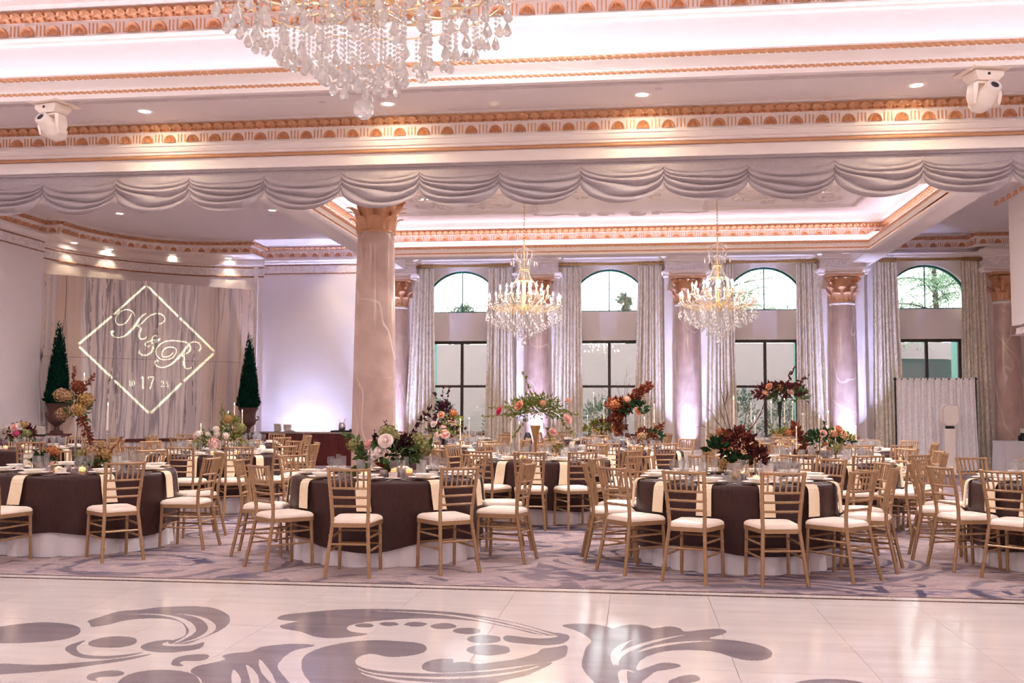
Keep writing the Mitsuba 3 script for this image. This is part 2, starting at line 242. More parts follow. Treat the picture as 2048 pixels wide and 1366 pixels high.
INLAY = {
 'leaf_hook': ([(-3.64,6.38),(-3.63,6.50),(-3.62,6.63),(-3.57,6.74),(-3.48,6.78),(-3.41,6.87),(-3.30,6.92),(-3.19,6.95),(-3.05,6.94),(-2.89,6.82),(-2.78,6.68),(-2.70,6.51),(-2.66,6.36),(-2.65,6.23),(-2.66,6.09),(-2.68,5.96),(-2.71,5.85),(-2.82,5.86),(-2.81,6.00),(-2.84,6.15),(-2.93,6.32),(-3.04,6.46),(-3.16,6.52),(-3.27,6.52),(-3.36,6.48),(-3.42,6.40),(-3.44,6.31),(-3.48,6.25),(-3.51,6.22),(-3.57,6.29)], [[(-3.49,6.61),(-3.26,6.64),(-3.05,6.52),(-2.90,6.34),(-2.81,6.17),(-2.78,5.98),(-2.78,5.84)],[(-3.19,6.69),(-2.97,6.61),(-2.82,6.45),(-2.73,6.29),(-2.69,6.10),(-2.71,5.95),(-2.76,5.83)]]),
 'crescent': ([(-2.93,5.73),(-2.95,5.81),(-2.93,5.88),(-2.89,5.93),(-2.83,5.94),(-2.85,5.85),(-2.80,5.79),(-2.71,5.80),(-2.64,5.85),(-2.62,5.91),(-2.58,5.83),(-2.58,5.74),(-2.63,5.68),(-2.70,5.64),(-2.79,5.64),(-2.87,5.67)], []),
 'oval_left': ([(-4.10,5.97),(-4.11,6.13),(-4.03,6.24),(-3.93,6.30),(-3.79,6.30),(-3.62,6.22),(-3.52,6.09),(-3.48,5.96),(-3.51,5.85),(-3.60,5.78),(-3.73,5.73),(-3.87,5.73),(-4.00,5.81)], []),
 'half_moon': ([(-3.28,5.76),(-3.31,5.88),(-3.27,5.96),(-3.18,5.99),(-3.09,5.96),(-3.03,5.88),(-3.01,5.80),(-3.04,5.73),(-3.12,5.70),(-3.21,5.71)], []),
 'ring': ([(-3.37,5.67),(-3.38,5.77),(-3.36,5.86),(-3.32,5.71),(-3.26,5.61),(-3.19,5.54),(-3.03,5.51),(-2.93,5.56),(-2.86,5.62),(-2.91,5.51),(-3.00,5.45),(-3.12,5.45),(-3.22,5.50),(-3.31,5.58)], []),
 'tail': ([(-3.59,5.21),(-3.52,5.27),(-3.37,5.27),(-3.21,5.30),(-3.07,5.37),(-2.96,5.44),(-2.87,5.52),(-2.79,5.59),(-2.84,5.47),(-2.93,5.36),(-3.03,5.27),(-3.13,5.18),(-3.24,5.12),(-3.38,5.06),(-3.49,5.04)], []),
 'comma_a': ([(-2.59,5.43),(-2.61,5.51),(-2.58,5.59),(-2.53,5.62),(-2.46,5.62),(-2.43,5.56),(-2.43,5.50),(-2.49,5.47),(-2.53,5.47),(-2.54,5.43),(-2.49,5.36),(-2.54,5.36)], []),
 'comma_b': ([(-2.89,5.07),(-2.91,5.14),(-2.88,5.19),(-2.83,5.22),(-2.77,5.21),(-2.73,5.17),(-2.73,5.13),(-2.77,5.10),(-2.82,5.09),(-2.83,5.05),(-2.79,5.01),(-2.84,5.02)], []),
 'oval_low': ([(-2.64,4.91),(-2.68,5.01),(-2.70,5.12),(-2.68,5.20),(-2.61,5.26),(-2.51,5.27),(-2.39,5.23),(-2.31,5.15),(-2.25,5.05),(-2.20,4.95),(-2.25,4.87),(-2.47,4.84)], []),
 'big_leaf': ([(-2.40,5.26),(-2.41,5.37),(-2.36,5.45),(-2.32,5.54),(-2.36,5.59),(-2.33,5.68),(-2.25,5.72),(-2.23,5.83),(-2.16,5.90),(-2.05,5.95),(-1.92,5.92),(-1.98,5.83),(-2.01,5.71),(-2.00,5.56),(-1.96,5.40),(-1.88,5.26),(-1.78,5.10),(-1.72,4.99),(-2.16,4.93),(-2.24,5.06),(-2.32,5.17)], [[(-2.18,5.32),(-2.11,5.18),(-2.01,4.95)],[(-2.15,5.43),(-2.05,5.26),(-1.92,4.96)],[(-2.12,5.55),(-2.00,5.32),(-1.85,5.07)]]),
 'top_leaf': ([(-2.42,6.64),(-2.42,6.74),(-2.33,6.83),(-2.15,6.95),(-1.93,7.03),(-1.66,7.05),(-1.39,7.03),(-1.11,6.94),(-0.91,6.81),(-0.71,6.65),(-0.56,6.50),(-0.46,6.39),(-0.55,6.38),(-0.71,6.48),(-0.90,6.63),(-1.07,6.74),(-1.25,6.78),(-1.43,6.78),(-1.67,6.69),(-1.81,6.59),(-1.87,6.49),(-1.85,6.37),(-1.76,6.29),(-1.69,6.27),(-1.77,6.17),(-1.89,6.12),(-2.01,6.16),(-2.10,6.25),(-2.18,6.30),(-2.27,6.34),(-2.32,6.43),(-2.28,6.51),(-2.24,6.57),(-2.32,6.58)], [[(-1.82,6.96),(-1.46,6.95),(-1.12,6.83),(-0.88,6.66),(-0.67,6.49),(-0.53,6.33)],[(-1.09,6.87),(-0.87,6.74),(-0.67,6.56),(-0.49,6.37)]]),
 'hook_end': ([(-0.79,6.19),(-0.66,6.14),(-0.56,6.12),(-0.47,6.15),(-0.42,6.24),(-0.41,6.35),(-0.44,6.43),(-0.51,6.47),(-0.48,6.41),(-0.50,6.34),(-0.56,6.30),(-0.67,6.30),(-0.81,6.34)], []),
 'dot0': ([(-1.71,6.51),(-1.71,6.49),(-1.72,6.46),(-1.75,6.45),(-1.78,6.45),(-1.81,6.46),(-1.83,6.48),(-1.84,6.51),(-1.83,6.54),(-1.81,6.56),(-1.78,6.57),(-1.75,6.56),(-1.73,6.54)], []),
 'dot1': ([(-1.56,6.58),(-1.56,6.55),(-1.58,6.53),(-1.60,6.51),(-1.63,6.51),(-1.66,6.53),(-1.68,6.55),(-1.69,6.58),(-1.68,6.61),(-1.66,6.63),(-1.63,6.63),(-1.60,6.63),(-1.58,6.61)], []),
 'dot2': ([(-1.37,6.60),(-1.38,6.57),(-1.39,6.54),(-1.42,6.52),(-1.46,6.52),(-1.49,6.54),(-1.52,6.56),(-1.52,6.60),(-1.51,6.63),(-1.49,6.65),(-1.45,6.66),(-1.42,6.65),(-1.39,6.63)], []),
 'dot3': ([(-1.17,6.57),(-1.17,6.52),(-1.20,6.49),(-1.23,6.47),(-1.27,6.47),(-1.31,6.49),(-1.33,6.52),(-1.34,6.56),(-1.33,6.60),(-1.30,6.63),(-1.26,6.65),(-1.22,6.64),(-1.19,6.61)], []),
 'dot4': ([(-0.99,6.45),(-0.99,6.41),(-1.01,6.37),(-1.05,6.35),(-1.09,6.35),(-1.13,6.37),(-1.16,6.40),(-1.17,6.45),(-1.16,6.49),(-1.12,6.52),(-1.08,6.53),(-1.04,6.52),(-1.00,6.49)], []),
 'dot5': ([(-0.83,6.24),(-0.83,6.19),(-0.86,6.14),(-0.90,6.12),(-0.95,6.12),(-1.00,6.14),(-1.03,6.18),(-1.04,6.24),(-1.03,6.29),(-0.99,6.33),(-0.94,6.34),(-0.89,6.33),(-0.84,6.29)], []),
 'dot6': ([(-0.74,5.97),(-0.74,5.91),(-0.78,5.86),(-0.83,5.83),(-0.89,5.83),(-0.95,5.86),(-0.99,5.91),(-1.00,5.97),(-0.98,6.03),(-0.93,6.08),(-0.87,6.09),(-0.81,6.08),(-0.76,6.04)], []),
 'big_crescent': ([(-1.86,5.50),(-1.90,5.69),(-1.86,5.88),(-1.76,6.02),(-1.63,6.10),(-1.44,6.10),(-1.30,6.06),(-1.24,5.96),(-1.24,5.83),(-1.32,5.74),(-1.43,5.72),(-1.54,5.77),(-1.58,5.70),(-1.58,5.61),(-1.54,5.51),(-1.45,5.43),(-1.27,5.39),(-1.10,5.39),(-0.93,5.43),(-0.79,5.48),(-0.61,5.61),(-0.47,5.72),(-0.53,5.53),(-0.61,5.39),(-0.71,5.28),(-0.75,5.12),(-1.58,5.01),(-1.69,5.14),(-1.78,5.30)], [[(-1.52,5.45),(-1.40,5.35),(-1.22,5.31),(-0.98,5.32),(-0.75,5.41),(-0.53,5.63)],[(-1.48,5.36),(-1.34,5.26),(-1.17,5.21),(-0.90,5.22)]]),
 'center_leaf': ([(-1.18,5.54),(-1.18,5.61),(-1.16,5.66),(-1.08,5.72),(-1.03,5.70),(-1.02,5.64),(-0.97,5.66),(-0.90,5.63),(-0.78,5.69),(-0.68,5.76),(-0.62,5.84),(-0.57,5.94),(-0.55,6.03),(-0.48,6.08),(-0.43,6.13),(-0.40,5.96),(-0.42,5.81),(-0.47,5.74),(-0.60,5.64),(-0.79,5.52),(-0.93,5.45),(-1.07,5.42),(-1.15,5.46)], []),
 'right_leaf': ([(-0.48,6.69),(-0.40,6.75),(-0.30,6.76),(-0.20,6.70),(-0.15,6.65),(-0.09,6.73),(0.01,6.78),(0.08,6.73),(0.11,6.68),(0.21,6.75),(0.29,6.70),(0.31,6.62),(0.43,6.68),(0.57,6.71),(0.58,6.63),(0.51,6.52),(0.46,6.44),(0.55,6.42),(0.67,6.37),(0.76,6.28),(0.80,6.14),(0.77,6.00),(0.70,5.92),(0.62,5.92),(0.54,6.00),(0.45,6.10),(0.33,6.12),(0.21,6.09),(0.11,6.00),(0.04,5.87),(0.01,5.74),(0.01,5.61),(0.09,5.72),(0.19,5.80),(0.25,5.75),(0.20,5.67),(0.12,5.61),(0.07,5.50),(0.03,5.35),(0.01,5.18),(-0.14,5.16),(-0.21,5.31),(-0.26,5.48),(-0.30,5.68),(-0.30,5.91),(-0.29,6.13),(-0.27,6.26),(-0.32,6.43),(-0.41,6.58)], [[(-0.02,6.33),(-0.08,6.19),(-0.12,5.97),(-0.12,5.71)],[(0.31,6.52),(0.16,6.37),(0.01,6.17),(-0.08,5.97),(-0.10,5.71)],[(0.47,6.37),(0.31,6.32),(0.16,6.22),(0.02,6.03)],[(-0.01,5.56),(-0.05,5.61),(-0.07,5.45),(-0.06,5.26)]]),
 'low_right': ([(0.83,5.47),(0.90,5.53),(1.00,5.57),(1.10,5.57),(1.18,5.53),(1.22,5.46),(1.11,5.33),(0.86,5.30),(0.80,5.38)], []),
 'low_mid': ([(0.17,5.38),(0.20,5.47),(0.26,5.54),(0.31,5.56),(0.34,5.50),(0.32,5.43),(0.27,5.39),(0.21,5.30)], []),
}
GOBO = [
 [(0.922,2.879,0.0259),(1.632,3.560,0.0259)],
 [(1.683,3.608,0.0259),(2.389,4.339,0.0259)],
 [(2.443,4.343,0.0259),(3.199,3.656,0.0259)],
 [(3.251,3.614,0.0259),(4.122,2.840,0.0259)],
 [(0.929,2.826,0.0259),(1.686,2.114,0.0259)],
 [(1.740,2.061,0.0259),(2.555,1.294,0.0259)],
 [(4.123,2.783,0.0259),(3.386,2.072,0.0259)],
 [(3.330,2.021,0.0259),(2.607,1.294,0.0259)],
 [(2.429,3.672,0.0086),(2.339,3.617,0.0144),(2.215,3.434,0.0287),(2.080,3.243,0.0287),(1.921,3.104,0.0172),(1.760,3.072,0.0115),(1.650,3.139,0.0144),(1.643,3.200,0.0259),(1.684,3.202,0.0259)],
 [(2.160,3.585,0.0086),(2.106,3.704,0.0115),(1.947,3.740,0.0144),(1.802,3.655,0.0115),(1.724,3.507,0.0115),(1.760,3.394,0.0115),(1.869,3.375,0.0115),(1.999,3.480,0.0115),(2.089,3.642,0.0086)],
 [(2.196,3.362,0.0086),(2.329,3.431,0.0115),(2.461,3.581,0.0115),(2.642,3.685,0.0144),(2.805,3.676,0.0144),(2.882,3.580,0.0115),(2.829,3.477,0.0115),(2.756,3.448,0.0144)],
 [(2.217,3.370,0.0115),(2.309,3.307,0.0230),(2.282,3.176,0.0259),(2.309,3.067,0.0230),(2.406,3.071,0.0115),(2.465,3.123,0.0086)],
 [(2.778,3.082,0.0115),(2.690,3.053,0.0086),(2.493,3.001,0.0115),(2.422,2.942,0.0115),(2.450,2.900,0.0115),(2.541,2.910,0.0086)],
 [(2.710,3.103,0.0086),(2.677,3.164,0.0115),(2.617,3.136,0.0115),(2.589,3.042,0.0201),(2.611,2.913,0.0259),(2.608,2.804,0.0230),(2.516,2.705,0.0144),(2.375,2.675,0.0144),(2.289,2.740,0.0144),(2.317,2.790,0.0115)],
 [(2.778,3.069,0.0144),(2.691,3.009,0.0115),(2.631,2.976,0.0086)],
 [(3.508,2.994,0.0086),(3.397,2.851,0.0230),(3.250,2.663,0.0287),(3.092,2.501,0.0201),(2.908,2.402,0.0115),(2.728,2.421,0.0144),(2.665,2.506,0.0144),(2.700,2.563,0.0230),(2.743,2.546,0.0201)],
 [(3.085,2.763,0.0115),(2.938,2.652,0.0115),(2.838,2.673,0.0115),(2.860,2.799,0.0115),(3.019,2.892,0.0144),(3.164,2.860,0.0115),(3.149,2.709,0.0115),(2.965,2.584,0.0115),(2.779,2.609,0.0144),(2.688,2.761,0.0144),(2.776,2.945,0.0115),(2.990,3.047,0.0115),(3.266,3.047,0.0144),(3.477,2.987,0.0201),(3.524,2.868,0.0259),(3.416,2.750,0.0144),(3.259,2.701,0.0115)],
 [(3.274,2.720,0.0115),(3.412,2.914,0.0115),(3.584,3.042,0.0144),(3.739,3.017,0.0144),(3.787,2.911,0.0144),(3.738,2.826,0.0115)],
 [(3.268,2.701,0.0115),(3.371,2.660,0.0230),(3.374,2.534,0.0259),(3.415,2.403,0.0201),(3.492,2.380,0.0115),(3.568,2.427,0.0086)],
 [(2.079,2.043,0.0040),(2.097,2.061,0.0066),(2.100,2.065,0.0079),(2.104,1.934,0.0086)],
 [(2.085,1.931,0.0029),(2.123,1.932,0.0029)],
 [(2.201,1.997,0.0086),(2.198,2.022,0.0082),(2.192,2.044,0.0072),(2.182,2.058,0.0057),(2.172,2.062,0.0040),(2.161,2.057,0.0057),(2.153,2.043,0.0072),(2.148,2.021,0.0082),(2.146,1.996,0.0086),(2.149,1.971,0.0082),(2.156,1.950,0.0072),(2.165,1.936,0.0057),(2.175,1.931,0.0040),(2.186,1.936,0.0057),(2.194,1.950,0.0072),(2.200,1.972,0.0082),(2.201,1.997,0.0086)],
 [(2.300,1.931,0.0105),(2.300,1.931,0.0105)],
 [(2.348,2.112,0.0083),(2.388,2.151,0.0138),(2.393,2.160,0.0166),(2.401,1.884,0.0179)],
 [(2.361,1.877,0.0061),(2.442,1.879,0.0061)],
 [(2.523,2.109,0.0070),(2.531,2.154,0.0127),(2.665,2.157,0.0127)],
 [(2.665,2.157,0.0084),(2.610,2.005,0.0141),(2.583,1.875,0.0183)],
 [(2.754,1.925,0.0101),(2.754,1.925,0.0101)],
 [(2.838,2.032,0.0066),(2.845,2.056,0.0040),(2.867,2.064,0.0046),(2.890,2.047,0.0079),(2.891,2.023,0.0079),(2.868,1.980,0.0053),(2.840,1.932,0.0040),(2.900,1.933,0.0059),(2.904,1.949,0.0033)],
 [(3.006,2.058,0.0059),(2.960,2.057,0.0053),(2.957,2.002,0.0040),(2.980,2.010,0.0040),(3.003,1.990,0.0079),(3.004,1.953,0.0079),(2.982,1.925,0.0040),(2.957,1.928,0.0040),(2.950,1.943,0.0059)],
]
# ---------------------------------------------------------------- the room
XL, XR, YR = -13.2, 10.0, -5.0
ZA, ZB = 5.22, 5.65
# floor: carpet beyond, marble dance floor in front
struct('floor', P(box(XL-1, XR+.5, 8.05, 25.2, -.1, 0), 'm_carpet'), 'purple and beige swirl patterned carpet')
base = cat([box(XL, XR, YR, 8.05, -.1, -.012), box(XL, -6.11, YR, 7.87, -.012, 0), box(4.25, XR, YR, 7.87, -.012, 0), box(-6.11, 4.25, YR, 3.462, -.012, 0),
            box(XL, XR, 7.925, 8.025, -.012, .0005)])
put('floor__dance_floor', P(base, 'm_tile')); lab('floor__dance_floor', 'polished cream marble dance floor')
put('floor__border_strip', P(cat([box(XL, XR, 7.873, 7.925, -.012, 0), box(XL, XR, 8.025, 8.05, -.012, .003)]), 'm_strip'))
tile_shape = P(box(-.3685, .3685, -.366, .366, -.0115, 0), 'm_tile')
for i in range(14):
    for j in range(6): put(uniq('floor__tile'), tile_shape, T4(-.19+.74*(i-8)+.37, 7.873-.735*(j+.5), 0))
def smooth_poly(pts, n=6):
    from scipy.interpolate import splprep, splev
    p = np.array(pts+[pts[0]], float)
    d = np.linalg.norm(np.diff(p, axis=0), axis=1); p = p[np.r_[True, d > 1e-3]]
    tck, u = splprep([p[:, 0], p[:, 1]], s=0, per=True, k=3); q = np.array(splev(np.linspace(0, 1, len(p)*n), tck)).T
    return Polygon(q).buffer(0)
def smooth_line(pts, n=8):
    from scipy.interpolate import splprep, splev
    p = np.array(pts, float); tck, u = splprep([p[:, 0], p[:, 1]], s=0, k=min(3, len(p)-1)); return np.array(splev(np.linspace(0, 1, len(p)*n), tck)).T
for k, (pts, gaps) in INLAY.items():
    pg = smooth_poly(pts)
    for g in gaps: 
        q = smooth_line(g); pg = pg.difference(unary_union([LineString(q[i:i+2]).buffer(.022*math.sin(PI*(i+.7)/(len(q)+.4))+.003) for i in range(len(q)-1)]))
    pg = pg.simplify(.003)
    put(uniq('floor__inlay'), P(prism(pg, .0008, .0), 'm_inlay'))

# walls
def wallpoly(shell, holes, y0, y1): return xzprism(shell.difference(unary_union(holes)) if holes else shell, y0, y1)
WX = [-4.36, -.62, 3.19, 7.0]           # window centres
PX = [-6.0, -2.39, 1.28, 4.97, 8.73]    # pilaster centres
ARCH_R, ARCH_Z, WIN_T, WIN_H = 1.03, 3.86, 3.14, .80
holes = []
for x in WX:
    t = np.linspace(0, PI, 33)
    holes.append(Polygon([(x+ARCH_R*math.cos(a), ARCH_Z+1.08*math.sin(a)) for a in t]))
    holes.append(sbox(x-WIN_H, .75, x+WIN_H, WIN_T))
struct('wall_back', P(wallpoly(sbox(-9.75, 0, XR, 5.9), holes, 24.9, 25.15), 'm_wall'), 'pale window wall behind the tables')
struct('wall_left', P(box(XL-.2, XL, YR, 20.8, 0, 7), 'm_wall'), 'plain lilac lit side wall on the left')
struct('wall_right', P(box(XR, XR+.2, YR, 25.15, 0, 7), 'm_wall'), 'side wall on the right')
struct('wall_rear', P(box(XL-.2, XR+.2, YR-.2, YR, 0, 7), 'm_wall'), 'wall behind the dance floor')
AC = np.array([-9.4, 20.75]); AR = 4.0
ang = np.radians(np.linspace(180, 92, 40)); arc = np.stack([AC[0]+AR*np.cos(ang), AC[1]+AR*np.sin(ang)], 1)
struct('wall_alcove', P(sweep(arc, [(0, 0), (0, 5.9), (-.2, 5.9), (-.2, 0), (0, 0)]), 'm_wall'), 'curved wall of the alcove behind the marble slabs')
put('wall_alcove__end_return', P(cat([box(-9.8, -9.7, 24.7, 25.1, 0, 5.9), box(-13.5, -13.2, 20.7, 20.8, 0, 5.9)]), 'm_wall'))
# ceilings
def slab(shell, holes, z0, z1): return prism(shell.difference(unary_union(holes)) if holes else shell, z1-z0, z0)
TA = (-11.5, 8.2, -3.0, 11.3); TB = (-5.70, 5.12, 15.7, 22.3)
def rect(t, g=0): return sbox(t[0]-g, t[2]-g, t[1]+g, t[3]+g)
struct('ceiling', P(slab(sbox(XL, YR, XR, 12.5), [rect(TA)], ZA, ZA+.1), 'm_ceiling'), 'flat mauve soffit around the big lit ceiling tray')
put('ceiling__tray', P(cat([slab(rect(TA, .7), [], 6.66, 6.76), slab(rect(TA, .7), [rect(TA, .6)], ZA+.1, 6.66)]), 'm_ceiling')); lab('ceiling__tray', 'recessed tray with cove light')
put('ceiling__rear_room', P(slab(sbox(XL-1, 14.4, XR, 25.2), [rect(TB, .45)], ZB, ZB+.1), 'm_ceiling')); lab('ceiling__rear_room', 'lilac lit flat ceiling')
put('ceiling__rear_tray', P(cat([slab(rect(TB, .55), [], 5.72, 5.82), slab(rect(TB, .55), [rect(TB, .45)], 4.93, 5.72), slab(rect(TB, .5), [rect(TB)], 4.92, 5.04)]), 'm_ceiling')); lab('ceiling__rear_tray', 'shallow tray with plaster ornament')
put('ceiling__side_beam', P(cat([box(-6.25, -5.72, 22.2, 24.9, 4.921, 5.3), box(5.14, 5.67, 22.2, 24.9, 4.921, 5.3), box(-6.25, 5.67, 14.4, 15.6, 4.921, 5.65)]), 'm_plaster'))
struct('ceiling_beam', P(cat([box(XL, XR, 12.5, 14.4, 4.6, 5.75)]), 'm_plaster'), 'long white beam over the swag valance')
# alcove soffit
UP = [(XL, 14.4), (XL, 20.8), (-12.85, 20.8), (-12.83, 21.4), (-12.68, 22.1), (-12.38, 22.75), (-11.95, 23.3), (-11.35, 23.72), (-10.7, 23.92), (-9.65, 23.98), (-9.65, 24.9), (-6.0, 24.9)]
sof = Polygon(UP[2:10]+[(-9.6, 24.9)]+[tuple(q) for q in arc[::-1]]).buffer(.02)
put('ceiling__alcove_soffit', P(slab(sof, [], 5.28, 5.33), 'm_plaster'))

# mouldings
def shell_mesh(w=.2, h=.155, d=.03):
    n = 8; t = np.linspace(0, PI, 2*n+1); v = [(0, d*1.2, .0)]
    rim = [(math.cos(a)*w/2, 0., math.sin(a)*h) for i, a in enumerate(t)]
    mid = [(math.cos(a)*w/2*.86, d*1.5, math.sin(a)*h*.86) for i, a in enumerate(t)]
    inn = [(math.cos(a)*w/2*.60, d*(.75 if i % 2 else .25), math.sin(a)*h*.60) for i, a in enumerate(t)]
    v += inn+mid+rim; k = len(t); f = []
    for i in range(k-1):
        f.append([0, 1+i, 2+i]); a, b = 1+i, 1+k+i; f += [[a, b, b+1], [a, b+1, a+1]]; a, b = 1+k+i, 1+2*k+i; f += [[a, b, b+1], [a, b+1, a+1]]
    return trimesh.Trimesh(np.array(v), np.array(f)[:, ::-1], process=False)
SHELL = P(shell_mesh(.17, .105, .026), 'm_giltwork'); SHELL_BIG = P(shell_mesh(.205, .135, .032), 'm_giltwork')
def leaf_piece(w, L):
    "one lobed acanthus leaf, root at the origin, rising along +z and curling towards +y"
    v = np.linspace(0, 1, 7); u = np.linspace(-1, 1, 7); U, V = np.meshgrid(u, v, indexing='ij')
    half = w/2*np.array([.55, 1.0, .74, 1.05, .78, .8, .25]); y = .012+.030*np.sin(PI*V*.95)+.022*V**3+.012*np.cos(U*6.3)*(1-.4*V)+.010*np.cos(V*16)*np.abs(U)
    return grid(np.stack([U*half[None, :], y*L/.11, L*(V-.08*V**3)], -1))
def leaf_band(root, path, o0, z0, o1, z1, pitch, m='m_giltwork', closed=False, lim=None):
    p = np.array(path, float); q = np.vstack([p, p[:1]]) if closed else p
    part(root, 'leaf_band', P(sweep(path, [(o0, z0), (o0+.012, z0+.004), ((o0+o1)/2+.012, (z0+z1)/2), (o1, z1)], closed), m))
    nn = pathnormals(p, closed); off = p+nn*o0; off = np.vstack([off, off[:1]]) if closed else off; L = math.hypot(o1-o0, z1-z0); ms = []
    src = leaf_piece(pitch*1.02, L); src2 = leaf_piece(pitch*.55, L*.7)
    for a, b in zip(off[:-1], off[1:]):
        d = np.linalg.norm(b-a)
        if d < .05: continue
        t = (b-a)/d; n2 = np.array([t[1], -t[0]]); k = max(1, int(round(d/pitch))); st = d/k
        Z = np.array([n2[0]*(o1-o0)/L, n2[1]*(o1-o0)/L, (z1-z0)/L]); X = np.array([-t[0], -t[1], 0]); Y = np.cross(Z, X)
        for i in range(k):
            for sh, me in ((.5, src), (1., src2)):
                c = a+t*st*(i+sh)
                if lim and not lim(c): continue
                mm = me.copy(); mm.apply_transform(frame([c[0], c[1], z0], X, Y, Z)); ms.append(mm)
    if ms: part(root, 'acanthus_leaves', P(cat(ms), m, 40), None, 'row of small gilt acanthus leaves', 'stuff')
def shells(root, path, o, z, pitch, shape, bar_h, closed=False, phase=0., lim=None):
    "half-rosettes along a path as parts, three flutes between two of them"
    p = np.array(path, float); q = np.vstack([p, p[:1]]) if closed else p; nn = pathnormals(p, closed); off = p+nn*o; off = np.vstack([off, off[:1]]) if closed else off
    bars = []
    for a, b in zip(off[:-1], off[1:]):
        L = np.linalg.norm(b-a)
        if L < .2: continue
        t = (b-a)/L; n2 = np.array([t[1], -t[0]]); k = max(1, int(round(L/pitch))); st = L/k
        for i in range(k):
            c = a+t*st*(i+.5+phase)
            if lim and not lim(c): continue
            put(uniq(root+'__shell'), shape, frame([c[0], c[1], z], [-t[0], -t[1], 0], [n2[0], n2[1], 0], [0, 0, 1]))
            for e in (-.045, 0, .045):
                c2 = c+t*(st/2+e*pitch/.315); bars.append(obox(c2+n2*.006, t, .0065*pitch/.315, .008, z+.005, z+bar_h))
    if bars: put(uniq(root+'__flute'), P(cat(bars), 'm_giltwork')); lab(root+'__flute', 'gilt flutes between the shells', kind='stuff')
# trim 1: beam face
bp = [(XL, 12.5), (XR, 12.5)]
struct('trim_1', P(sweep(bp, [(0, 4.6), (.02, 4.6), (.02, 4.735), (.035, 4.74)], False), 'm_plaster'), 'gilt and white cornice on the beam above the swags')
put('trim_1__moulding', P(cat([sweep(bp, [(.03, 4.785), (.05, 4.80), (.05, 4.83), (.07, 4.835), (.085, 4.87), (.085, 4.90), (.10, 4.905), (.10, 4.925), (.05, 4.93), (.05, 5.10), (.075, 5.115), (.08, 5.13)]), sweep(bp, [(.12, 5.205), (.16, 5.21), (.20, 5.222), (.20, 5.2195), (.0, 5.2195)])]), 'm_plaster', 30))
put('trim_1__bead', P(tube([(XL, 12.455, 4.765), (XR, 12.455, 4.765)], .022, 8), 'm_giltwork', True))
leaf_band('trim_1', bp, .06, 5.115, .12, 5.212, .145, lim=lambda c: -9.5 < c[0] < 5.6)
shells('trim_1', bp, .052, 4.962, .315, SHELL, .11, lim=lambda c: -9.3 < c[0] < 5.6)
# trim 2: lip of the big tray (faces the dance floor)
lp = [(TA[0], TA[2]), (TA[0], TA[3]), (TA[1], TA[3]), (TA[1], TA[2])]
struct('trim_2', P(sweep(lp, [(-.02, 5.2), (.05, 5.2), (.05, 5.24), (.03, 5.25), (.03, 5.28), (.03, 5.31), (.02, 5.33), (.03, 5.37), (.06, 5.41), (.07, 5.425), (.07, 5.49), (.06, 5.51), (-.1, 5.51), (-.1, 5.3)], True), 'm_plaster', 30), 'white lip of the big ceiling tray with two gilt lines')
put('trim_2__bead', P(relief(lp, .03, 5.265, .03, 5.305, .08, .018, True, 5, 1), 'm_giltwork', 60))
put('trim_2__rope_band', P(relief(lp, .07, 5.43, .075, 5.485, .09, .02, True, 5, 1), 'm_giltwork', 60))
# trim 3: cornice inside the big tray
tp = [(TA[0]-.6, TA[2]-.6), (TA[0]-.6, TA[3]+.6), (TA[1]+.6, TA[3]+.6), (TA[1]+.6, TA[2]-.6)]
struct('trim_3', P(sweep(tp, [(0, 6.14), (.06, 6.15), (.06, 6.18), (.09, 6.19), (.10, 6.215), (.05, 6.225), (.05, 6.43), (.075, 6.44), (.08, 6.45)], True), 'm_plaster', 30), 'gilt shell cornice inside the big ceiling tray')
put('trim_3__crown', P(sweep(tp, [(.12, 6.565), (.17, 6.57), (.24, 6.60), (.26, 6.66)], True), 'm_plaster', 30))
leaf_band('trim_3', tp, .06, 6.44, .13, 6.565, .16, closed=True, lim=lambda c: c[1] > 11 and -9.5 < c[0] < 5.6)
shells('trim_3', tp, .052, 6.255, .365, SHELL_BIG, .14, True, lim=lambda c: c[1] > 11 and -9.3 < c[0] < 5)
# trim 4: lip of the rear tray
lb = [(TB[0], TB[2]), (TB[0], TB[3]), (TB[1], TB[3]), (TB[1], TB[2])]
struct('trim_4', P(sweep(lb, [(-.06, 4.90), (.05, 4.90), (.05, 4.93), (.03, 4.94), (.03, 4.985), (.015, 5.0), (.03, 5.04), (.05, 5.06), (.05, 5.12), (.04, 5.135), (-.06, 5.135), (-.06, 5.04)], True), 'm_plaster', 30), 'white lip of the rear ceiling tray with gilt lines')
put('trim_4__bead', P(sweep(lb, [(.03, 4.955), (.045, 4.965), (.045, 4.975), (.03, 4.985)], True), 'm_giltwork', True))
put('trim_4__rope_band', P(relief(lb, .05, 5.065, .055, 5.125, .1, .018, True, 5, 1), 'm_giltwork', 60))
# trim 5: cornice inside the rear tray
tb = [(TB[0]-.45, TB[2]-.45), (TB[0]-.45, TB[3]+.45), (TB[1]+.45, TB[3]+.45), (TB[1]+.45, TB[2]-.45)]
struct('trim_5', P(sweep(tb, [(0, 5.28), (.05, 5.29), (.07, 5.315), (.04, 5.32), (.04, 5.475), (.06, 5.48), (.06, 5.49)], True), 'm_plaster', 30), 'gilt shell cornice inside the rear ceiling tray')
put('trim_5__crown', P(sweep(tb, [(.10, 5.585), (.13, 5.60), (.18, 5.63), (.2, 5.72)], True), 'm_plaster', 30))
leaf_band('trim_5', tb, .04, 5.485, .10, 5.585, .14, closed=True, lim=lambda c: c[1] > 17)
shells('trim_5', tb, .042, 5.335, .315, SHELL, .11, True, lim=lambda c: c[1] > 18)
